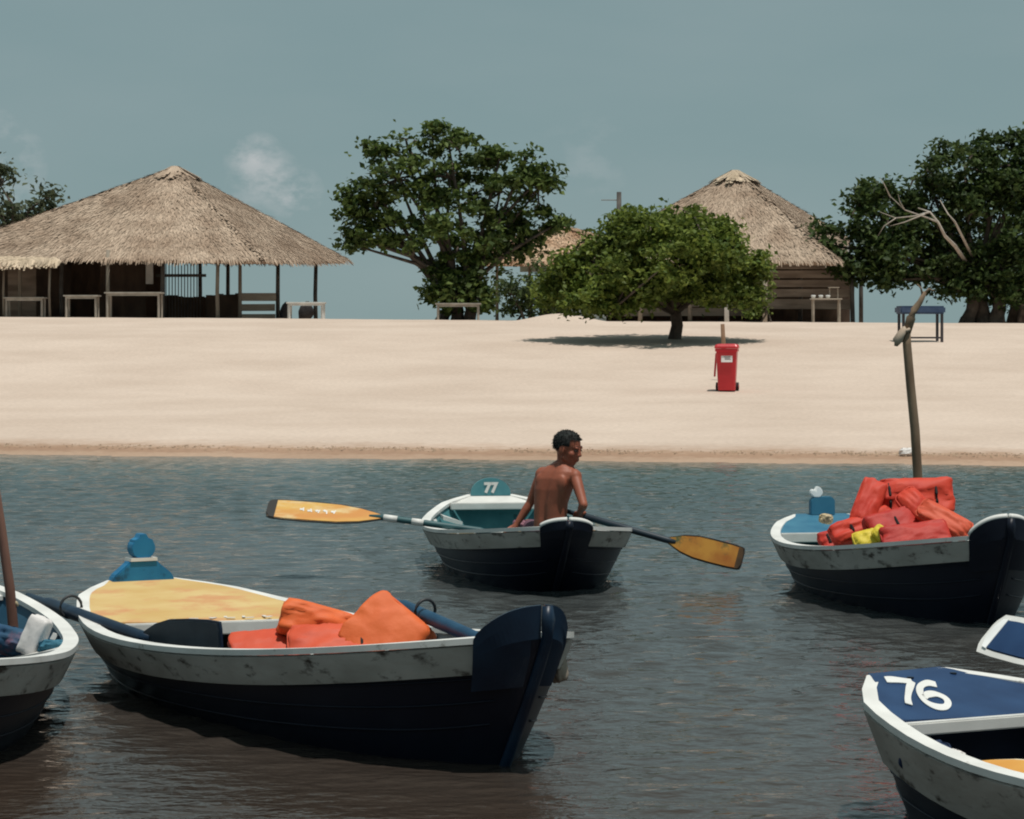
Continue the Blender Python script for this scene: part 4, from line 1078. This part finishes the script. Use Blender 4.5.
def cushion(name, c, half, M, m, parent, o, seed=0, p=14, pinch=.30, taper=0.0, n=15, wr=1.0):
    """foam panel: rounded pillow, x wide, z tall, y thick"""
    v, f = [], []
    lin = np.linspace(-1, 1, n)
    for axis_ in range(3):
        for sgn in (-1, 1):
            o_ = len(v)
            for a in lin:
                for b in lin:
                    q_ = [0, 0, 0]; q_[axis_] = sgn; q_[(axis_ + 1) % 3] = a; q_[(axis_ + 2) % 3] = b
                    x, y, z = q_
                    r = (abs(x) ** p + abs(y) ** p + abs(z) ** p) ** (1 / p); x, y, z = x / r, y / r, z / r
                    y *= 1 - pinch * max(abs(x), abs(z)) ** 3
                    w = 1 - taper * (z + 1) / 2
                    P = Vector((x * half[0] * w, y * half[1], z * half[2]))
                    nn = noise.noise(Vector((x * 1.7 + seed * 3.1, y * 1.7, z * 1.7 + seed)))
                    n2 = noise.noise(Vector((x * 4 + seed * 5.1, y * 3, z * 4 + seed * 2)))
                    cr_ = noise.noise(Vector((x * 1.3 + z * 2.2 + seed, seed * 1.3, x * 1.6 - z * 1.1))); P += Vector((nn * .10 * half[0], (nn * .24 + n2 * .08 - max(0, .16 - abs(cr_)) * 1.1) * half[1] * wr, n2 * .08 * half[2] + nn * .06 * half[2]))
                    v.append(Vector(c) - o + M @ P)
            for i in range(n - 1):
                for j in range(n - 1):
                    q_ = (o_ + i * n + j, o_ + i * n + j + 1, o_ + (i + 1) * n + j + 1, o_ + (i + 1) * n + j)
                    f.append(q_)
    me = MB().add(v, f)
    ob = me.build(name, m, parent, smooth=True, recalc=False)
    bm = bmesh.new(); bm.from_mesh(ob.data); bmesh.ops.remove_doubles(bm, verts=bm.verts, dist=.0008); bmesh.ops.recalc_face_normals(bm, faces=bm.faces); bm.to_mesh(ob.data); bm.free()
    return ob
def strap(c, half, M, parent, o, x=0.0, w=.018):
    """webbing wrapped round a panel at local x"""
    pts = []
    for a in np.linspace(0, 2 * math.pi, 17):
        pts.append(Vector(c) - o + M @ Vector((x, math.cos(a) * half[1] * 1.06 * (1 - .35 * abs(math.sin(a)) ** 3), math.sin(a) * half[2] * 1.02)))
    return MB().tube(pts, w * .5, 6, cap=False).build('strap', STRAP, parent)
def jacket(label, panels, group):
    o = Vector(panels[0][1]); o = Vector((o.x, o.y, o.z - .1))
    root = thing('life_jacket', o, 0, label, 'life jacket', group)
    for i, pn in enumerate(panels):
        nm, c, half, M, m = pn[:5]; kw = pn[5] if len(pn) > 5 else {}
        st = kw.pop('straps', ())
        pc = cushion(nm, c, half, M, m, root, o, seed=i + len(label), **kw)
        for x in st: strap(c, half, M, pc, o, x)
        loop = []
        for a in np.linspace(0, 2 * math.pi, 33):
            ca, sa = math.cos(a), math.sin(a); q_ = (abs(ca) ** 9 + abs(sa) ** 9) ** (-1 / 9)
            loop.append(Vector(c) - o + M @ Vector((ca * q_ * half[0] * 1.0, -half[1] * .35, sa * q_ * half[2] * 1.0)))
        MB().tube(loop, .0055, 5, cap=False).build('piping', m, pc, smooth=True)
    return root
gA = 'life jackets in the front boat'
jacket('orange life jacket folded into a peak in the yellow decked boat', [
    ('front_panel', at(384, 634, 10.62), (.14, .035, .14), rot(43, -30, 6), ORG, dict(pinch=.3, p=11)),
    ('back_panel', at(366, 641, 10.78), (.16, .04, .10), rot(-8, -50, 0), ORG2),
    ('side_panel', at(404, 640, 10.72), (.10, .04, .10), rot(30, -40, -25), ORG)], gA)
jacket('orange life jacket with a rolled collar left of the peaked one', [
    ('collar', at(318, 625, 10.78), (.155, .062, .075), rot(17, -20, 12), ORG, dict(pinch=.35)),
    ('front_panel', at(268, 648, 10.74), (.15, .04, .10), rot(-9, -62, 8), ORG2),
    ('front_panel', at(330, 645, 10.62), (.17, .05, .10), rot(-5, -58, 0), ORG2, dict(straps=(.13,)))], gA)
gB = 'life jackets in the right boat'
jacket('large red life jacket laid on top of the pile with a black strap', [
    ('back_panel', at(915, 498, 15.75), (.225, .07, .112), rot(-2, -22, 0), RED, dict(straps=(-.16, .12), pinch=.25)),
    ('collar', at(868, 504, 15.62), (.075, .05, .155), rot(22, -28, 0), RED)], gB)
jacket('red life jacket sliding down the left side of the pile', [
    ('front_panel', at(862, 527, 15.55), (.20, .055, .07), rot(-24, -40, 0), RED, dict(straps=(-.08, .06))),
    ('front_panel', at(836, 541, 15.72), (.10, .05, .07), rot(-18, -40, 0), RED2, dict(straps=(-.05,)))], gB)
jacket('red life jacket with two rounded panels at the right of the pile', [
    ('front_panel', at(922, 514, 15.42), (.075, .055, .175), rot(-38, -30, 0), RED, dict(p=5)),
    ('front_panel', at(944, 521, 15.3), (.07, .05, .165), rot(-56, -36, 0), ORG2, dict(p=5))], gB)
jacket('dark red life jacket at the bottom of the pile', [
    ('front_panel', at(893, 530, 15.35), (.16, .06, .115), rot(-15, -35, 5), RED2, dict(straps=(.02,))),
    ('back_panel', at(915, 537, 15.2), (.2, .05, .08), rot(-10, -40, 0), RED2)], gB)
jacket('yellow life jacket tucked under the red ones', [
    ('front_panel', at(868, 541, 15.28), (.085, .05, .062), rot(-16, -35, 0), YEL, dict(p=5)),
    ('front_panel', at(886, 538, 15.22), (.04, .035, .085), rot(-48, -30, 0), YEL, dict(p=5))], gB)

# small loose things in the boats
CRATEW = mat('foam_white', (.66, .62, .60), .7, (.74, .71, .69), scale=6, bump=.2)
cp = at(35, 636, 11.25)
fb = thing('foam_block', cp, R(-12), 'white foam block propped against the rail in the left edge boat', 'block')
cushion('block', cp, (.045, .05, .088), rot(22, -10, 0), CRATEW, fb, cp, seed=2, p=9, pinch=.1, wr=.15)
def bundle(px, py, Y, half, M, m, label):
    o = at(px, py, Y)
    ob = cushion('cloth_bundle', o, half, M, m, None, o, seed=len(label), p=3.2, pinch=.3)
    ob.location = o
    return tag(ob, label, 'bundle', 'cloth bundles in the boats')
bundle(10, 641, 11.3, (.11, .07, .06), rot(14, -30, 0), mat('cloth_navy', (.012, .05, .11), .8, (.03, .09, .16), scale=9, stain=(.16, .08, .12), stain_scale=6), 'dark blue cloth bundle left of the white foam block')
bundle(56, 650, 11.2, (.075, .06, .028), rot(2, -40, 0), mat('cloth_teal', (.03, .14, .22), .8, (.06, .2, .28), scale=8), 'folded teal cloth in the right end of the left edge boat')
nx = at(928, 757, 8.15)
bundle(926, 757, 8.2, (.085, .06, .05), rot(4, -30, 0), mat('cloth_navy2', (.010, .025, .07), .7, (.018, .04, .10), scale=8), 'navy cushion under the stern deck of boat 76')
bundle(956, 757, 8.12, (.03, .025, .022), rot(20, -20, 0), CRATEW, 'small white rag beside the navy cushion in boat 76')
bundle(520, 525, 17.15, (.05, .05, .035), rot(0, -20, 0), mat('cloth_mauve', (.22, .08, .13), .8, (.32, .16, .2), scale=9), 'mauve cloth bundle beside the boy in boat 77')
bundle(826, 519, 16.4, (.045, .04, .03), rot(10, -20, 0), mat('cloth_cream', (.5, .38, .2), .8, (.55, .45, .3), scale=9, stain=(.02, .02, .02), stain_scale=5), 'cream and black cloth at the stern end of the life jacket pile')

# ------------------------------------------------------------------ the boy
def make_boy():
    Y0 = 16.88
    SK = mat('skin', (.26, .072, .038), .55, (.31, .092, .050), scale=7, spec=.4, bump=.08, bscale=60)
    fwd = Vector((.60, .80, 0)).normalized(); rgt = Vector((fwd.y, -fwd.x, 0)); UP = Vector((0, 0, 1))
    base = Vector((.262, Y0, .222))
    root = thing('person', base, 0, 'shirtless boy with short black hair seated in boat 77 looking right over his shoulder', 'person')
    mb = MB()
    def ball(c, r, M=None, n=14):
        c = Vector(c); r = (r, r, r) if isinstance(r, (int, float)) else r
        v, f = [], []
        for i in range(n + 1):
            th = math.pi * i / n
            for k in range(n * 2):
                ph = math.pi * k / n
                p = Vector((math.sin(th) * math.cos(ph) * r[0], math.sin(th) * math.sin(ph) * r[1], math.cos(th) * r[2]))
                v.append(c + (M @ p if M else p))
        for i in range(n):
            for k in range(n * 2): f.append((i * 2 * n + k, i * 2 * n + (k + 1) % (2 * n), (i + 1) * 2 * n + (k + 1) % (2 * n), (i + 1) * 2 * n + k))
        return v, f
    def limb(B, pts, rs):
        pts = [Vector(p) for p in pts]
        B.tube(pts, rs, 14)
        for p, r in zip(pts, rs): B.add(*ball(p, r * .995, n=8))
    Fr = Matrix((rgt, fwd, UP)).transposed()
    # torso as stacked oval sections (px, py at his depth, half width, half depth)
    secs = [(553, 548, .115, .085), (553, 540, .135, .10), (552, 528, .132, .098), (550.5, 516, .118, .088), (551, 503, .122, .09), (553.5, 489, .142, .098), (556, 478, .152, .096), (558.5, 471, .140, .082), (560.5, 466, .098, .066), (562, 463, .055, .052)]
    v, f = [], []; n = 28
    for px, py, hw, hd in secs:
        c = at(px, py, Y0)
        for k in range(n):
            a = 2 * math.pi * k / n; ca, sa = math.cos(a), math.sin(a)
            x = math.copysign(abs(ca) ** .85, ca) * hw; y = math.copysign(abs(sa) ** .85, sa) * hd
            if sa < 0: y += .020 * math.exp(-(ca / .16) ** 2) * hd / .09          # spine furrow
            v.append(c + Fr @ Vector((x * .93, y, 0)))
    m_ = len(secs)
    for i in range(m_ - 1):
        for k in range(n): f.append((i * n + k, i * n + (k + 1) % n, (i + 1) * n + (k + 1) % n, (i + 1) * n + k))
    f += [tuple(range(n - 1, -1, -1)), tuple((m_ - 1) * n + k for k in range(n))]
    mb.add(v, f)
    sh = at(558.5, 473, Y0)
    SL, SR = sh - rgt * .134 + Vector((0, 0, -.012)), sh + rgt * .132 + Vector((0, 0, -.016))
    for s_, S in ((-1, SL), (1, SR)):
        mb.add(*ball(S + UP * -.004, (.045, .045, .047)))
        # shoulder blade and trapezius
        mb.add(*ball(at(557, 483, Y0) + rgt * s_ * .074 - fwd * .068, (.048, .026, .062), Fr @ Matrix.Rotation(R(12 * s_), 3, 'Y')))
        limb(mb, [at(562.5, 464, Y0) + rgt * s_ * .02, sh + rgt * s_ * .08 + UP * .006, S + UP * .018], [.034, .036, .030])
    # right arm down to the oar, left arm forward to the other oar
    HR, HL = at(578.5, 514.6, 16.93), at(510.5, 534.2, 16.98)
    ER, EL = at(583.5, 505, 16.66), at(530, 503, 17.0)
    axR = (at(667, 540, 16.72) - at(566, 511, 16.95)).normalized(); axL = (at(383, 517.5, 17.05) - at(503, 533.5, 16.98)).normalized()
    def arm(S, E, H, ax):
        W = H + (E - H).normalized() * .068
        limb(mb, [S, S.lerp(E, .35), S.lerp(E, .75), E], [.038, .037, .031, .028])
        limb(mb, [E, E.lerp(W, .3), E.lerp(W, .7), W], [.028, .029, .023, .019])
        d = (H - W).normalized()
        pal = d.cross(ax).normalized()
        limb(mb, [W, W + d * .035], [.021, .024])
        for k in range(4):                                   # four fingers curled round the grip
            off = ax * (-.027 + .018 * k); L_ = (.9, 1.0, .96, .8)[k]
            pts = []
            for a in np.linspace(0, 3.6 * L_, 6):
                pts.append(H + off + (-d * math.cos(a) + pal * math.sin(a)) * .026)
            k0 = W + d * .03 + off * .9
            limb(mb, [k0] + pts, [.010] * 2 + [.0092, .0088, .0084, .008, .0075])
        # thumb from the side of the palm, round the other way
        t0 = W + d * .012 + ax * .020 * (1 if ax.x > 0 else 1)
        limb(mb, [t0, t0 + d * .022 + ax * .014 - pal * .016, H + ax * .038 - pal * .026, H + ax * .030 - pal * .020 + d * .022], [.012, .0115, .010, .0085])
    arm(SR, ER, HR, axR); arm(SL, EL, HL, axL)
    # legs inside the boat
    hipc = at(553, 541, Y0)
    leg_f = Vector((-.12, .99, 0)).normalized(); leg_r = Vector((leg_f.y, -leg_f.x, 0))
    for s_ in (-1, 1):
        hp = hipc + leg_r * s_ * .07; kn = hp + leg_f * .33 + leg_r * s_ * .05 + UP * .075; an = kn + leg_f * .12 + UP * -.275 ; toe = an + leg_f * .15 + UP * -.02
        kn.z = max(kn.z, .33); an.z = .105; toe.z = .082
        limb(mb, [hp, hp.lerp(kn, .5), kn], [.078, .066, .046]); limb(mb, [kn, kn.lerp(an, .35), an], [.046, .047, .028])
        limb(mb, [an + UP * -.01, an.lerp(toe, .6), toe], [.026, .025, .018])
    # neck and head
    hc = at(568.2, 447.5, Y0 - .01)
    hf = Vector((.88, -.44, -.20)).normalized(); hr = hf.cross(UP).normalized(); hu = hr.cross(hf)
    Hm = Matrix((hr, hf, hu)).transposed()
    limb(mb, [at(561.5, 470, Y0), at(564, 461, Y0), hc - hf * .02 - hu * .05], [.056, .046, .047])
    def hp_(x, y, z): return hc + Hm @ Vector((x, y, z))
    mb.add(*ball(hp_(0, -.012, .022), (.075, .092, .084), Hm))                     # skull
    mb.add(*ball(hp_(0, .022, -.030), (.060, .064, .074), Hm))                     # face
    mb.add(*ball(hp_(0, .050, -.088), (.027, .024, .020), Hm))                     # chin
    for s_ in (-1, 1):
        mb.add(*ball(hp_(s_ * .042, .046, -.032), (.022, .026, .022), Hm))         # cheek
        mb.add(*ball(hp_(s_ * .030, .076, .014), (.024, .012, .009), Hm))          # brow
        limb(mb, [hp_(s_ * .055, .004, -.062), hp_(s_ * .028, .045, -.088)], [.017, .016])   # jaw
        mb.add(*ball(hp_(s_ * .078, -.008, -.018), (.009, .020, .031), Hm))        # ear
    limb(mb, [hp_(0, .080, .004), hp_(0, .090, -.022), hp_(0, .094, -.032)], [.008, .010, .012])
    for s_ in (-1, 1): mb.add(*ball(hp_(s_ * .011, .086, -.036), (.009, .010, .008), Hm))
    mb.add(*ball(hp_(0, .081, -.060), (.022, .010, .0075), Hm)); mb.add(*ball(hp_(0, .079, -.072), (.019, .011, .008), Hm))
    mb.v = [Vector(p) - base for p in mb.v]
    ob = mb.build('body', SK, root, recalc=False)
    def fuse(ob, vox, it):
        md = ob.modifiers.new('r', 'REMESH'); md.mode = 'VOXEL'; md.voxel_size = vox; md.use_smooth_shade = True
        sm = ob.modifiers.new('s', 'SMOOTH'); sm.factor = .5; sm.iterations = it
        dg = bpy.context.evaluated_depsgraph_get()
        me = bpy.data.meshes.new_from_object(ob.evaluated_get(dg)); ob.modifiers.clear(); old = ob.data; mt = old.materials[0]; ob.data = me
        me.materials.clear(); me.materials.append(mt); me.polygons.foreach_set('use_smooth', [True] * len(me.polygons)); bpy.data.meshes.remove(old)
    fuse(ob, .0042, 16)
    # eyes
    for s_ in (-1, 1):
        MB().add(*ball(hp_(s_ * .031, .070, -.004) - base, (.0135, .0135, .010), Hm, 8)).build('eye', mat('eye_white', (.16, .10, .08), .9, spec=.1), root, smooth=True)
        MB().add(*ball(hp_(s_ * .032, .0805, -.004) - base, (.0062, .005, .0062), Hm, 6)).build('pupil', mat('eye_dark', (.01, .007, .006), .2), root, smooth=True)
        limb_b = MB(); limb(limb_b, [hp_(s_ * .014, .082, .020) - base, hp_(s_ * .032, .079, .024) - base, hp_(s_ * .047, .066, .019) - base], [.003, .0035, .002]); limb_b.build('eyebrow', mat('hair_black', (.007, .006, .006), .8, (.014, .018, .017), scale=40), root, smooth=True)
    # hair: short cap of strands over crown, back and sides
    r = random.Random(4); hb = MB()
    hb.add(*ball(hp_(0, -.014, .030) - base, (.080, .094, .082), Hm, 16))
    for k in range(1500):
        a = r.uniform(0, 2 * math.pi); e = math.asin(r.uniform(-.62, 1))
        d = Vector((math.cos(e) * math.cos(a), math.cos(e) * math.sin(a), math.sin(e)))
        lim = .30 if d.y > .35 else (-.05 if d.y > -.05 else -.62)
        if d.z < lim: continue
        p = Vector((d.x * .078, -.014 + d.y * .092, .028 + d.z * .082)); t = d * .0095 + Vector((r.uniform(-.010, .010), r.uniform(-.006, .014), r.uniform(-.016, .002)))
        s_ = d.cross(Vector((r.uniform(-1, 1), r.uniform(-1, 1), r.uniform(-1, 1)))).normalized() * .0045
        q_ = [hc + Hm @ x - base for x in (p - s_, p + s_, p + t)]
        hb.add(q_, [(0, 1, 2)])
    # keep the cap off the face and neck
    hv = hb.v; keep = []
    for face in hb.f:
        c = sum((Vector(hv[i]) for i in face), Vector()) / len(face) + base - hc
        l_ = Hm.transposed() @ c
        lim = .058 if l_.y > .030 else (.020 if l_.y > -.012 else -.052)
        if l_.z > lim: keep.append(face)
    hb.f = keep
    hb.build('hair', mat('hair_black', (.010, .008, .008), .55), root, smooth=False, recalc=False)
    # shorts
    sb = MB()
    for s_ in (-1, 1):
        hp = hipc + leg_r * s_ * .07; kn = hp + leg_f * .33 + leg_r * s_ * .05 + UP * .075; kn.z = max(kn.z, .33)
        limb(sb, [hp, hp.lerp(kn, .45), hp.lerp(kn, .80)], [.090, .080, .066])
    c = at(553, 543, Y0); sb.add(*ball(c, (.148, .112, .075), Fr))
    sb.v = [Vector(p) - base for p in sb.v]
    so_ = sb.build('shorts', mat('shorts_mauve', (.10, .045, .07), .85, (.16, .08, .11), scale=12, bump=.3), root, recalc=False)
    fuse(so_, .008, 3)
make_boy()

sk = at(556, 660, 9.80)
sack = cushion('worn_sack', sk, (.036, .05, .085), rot(-12, -8, -20), mat('worn_tan', (.24, .19, .15), .9, (.36, .30, .24), scale=9, stain=(.05, .04, .035), stain_scale=7), None, sk, seed=5, p=4, pinch=.3)
sack.location = sk
tag(sack, 'worn tan sacking hung over the far side of the front boat bow', 'sack')

# ------------------------------------------------------------------ litter along the strand line
r_ = random.Random(31); mb = MB()
for k in range(1500):
    x = r_.uniform(-9, 9); y = 34.2 - .22 * x
    for _ in range(24):                                   # walk up the sand to the wet line
        if gz(x, y) > .062 + r_.gauss(0, .012): break
        y += .12
    if noise.noise(Vector((x * .7, 3.1, 0))) < -.12 and r_.random() < .7: continue
    z = float(beach_z(x, y)) + .006; w, h, a = r_.uniform(.01, .035), r_.uniform(.004, .016), r_.uniform(0, 6.28)
    c, q_ = Vector((math.cos(a), math.sin(a), 0)) * w, Vector((-math.sin(a), math.cos(a), 0)) * w * .5
    p = Vector((x, y, z)); mb.add([p - c, p + q_, p + c, p - q_, p + Vector((0, 0, h))], [(0, 1, 4), (1, 2, 4), (2, 3, 4), (3, 0, 4)])
lit = mb.build('shore_litter', mat('litter_brown', (.24, .165, .11), .9, (.40, .29, .20), scale=3, island=.35), None, recalc=False)
tag(lit, 'line of dry leaves and twigs left along the wet edge of the sand', 'litter', kind='stuff')
xw = (908 - 512) * 33.2 / F
wf = cushion('foam_scrap', (xw, 33.2, gz(xw, 33.2) + .05), (.12, .07, .055), rot(0, -30, 10), CRATEW, None, Vector((xw, 33.2, gz(xw, 33.2) + .05)), seed=9, p=3, pinch=.2)
wf.location = (xw, 33.2, gz(xw, 33.2) + .05)
tag(wf, 'white scrap lying at the waterline just left of the forked pole', 'scrap')
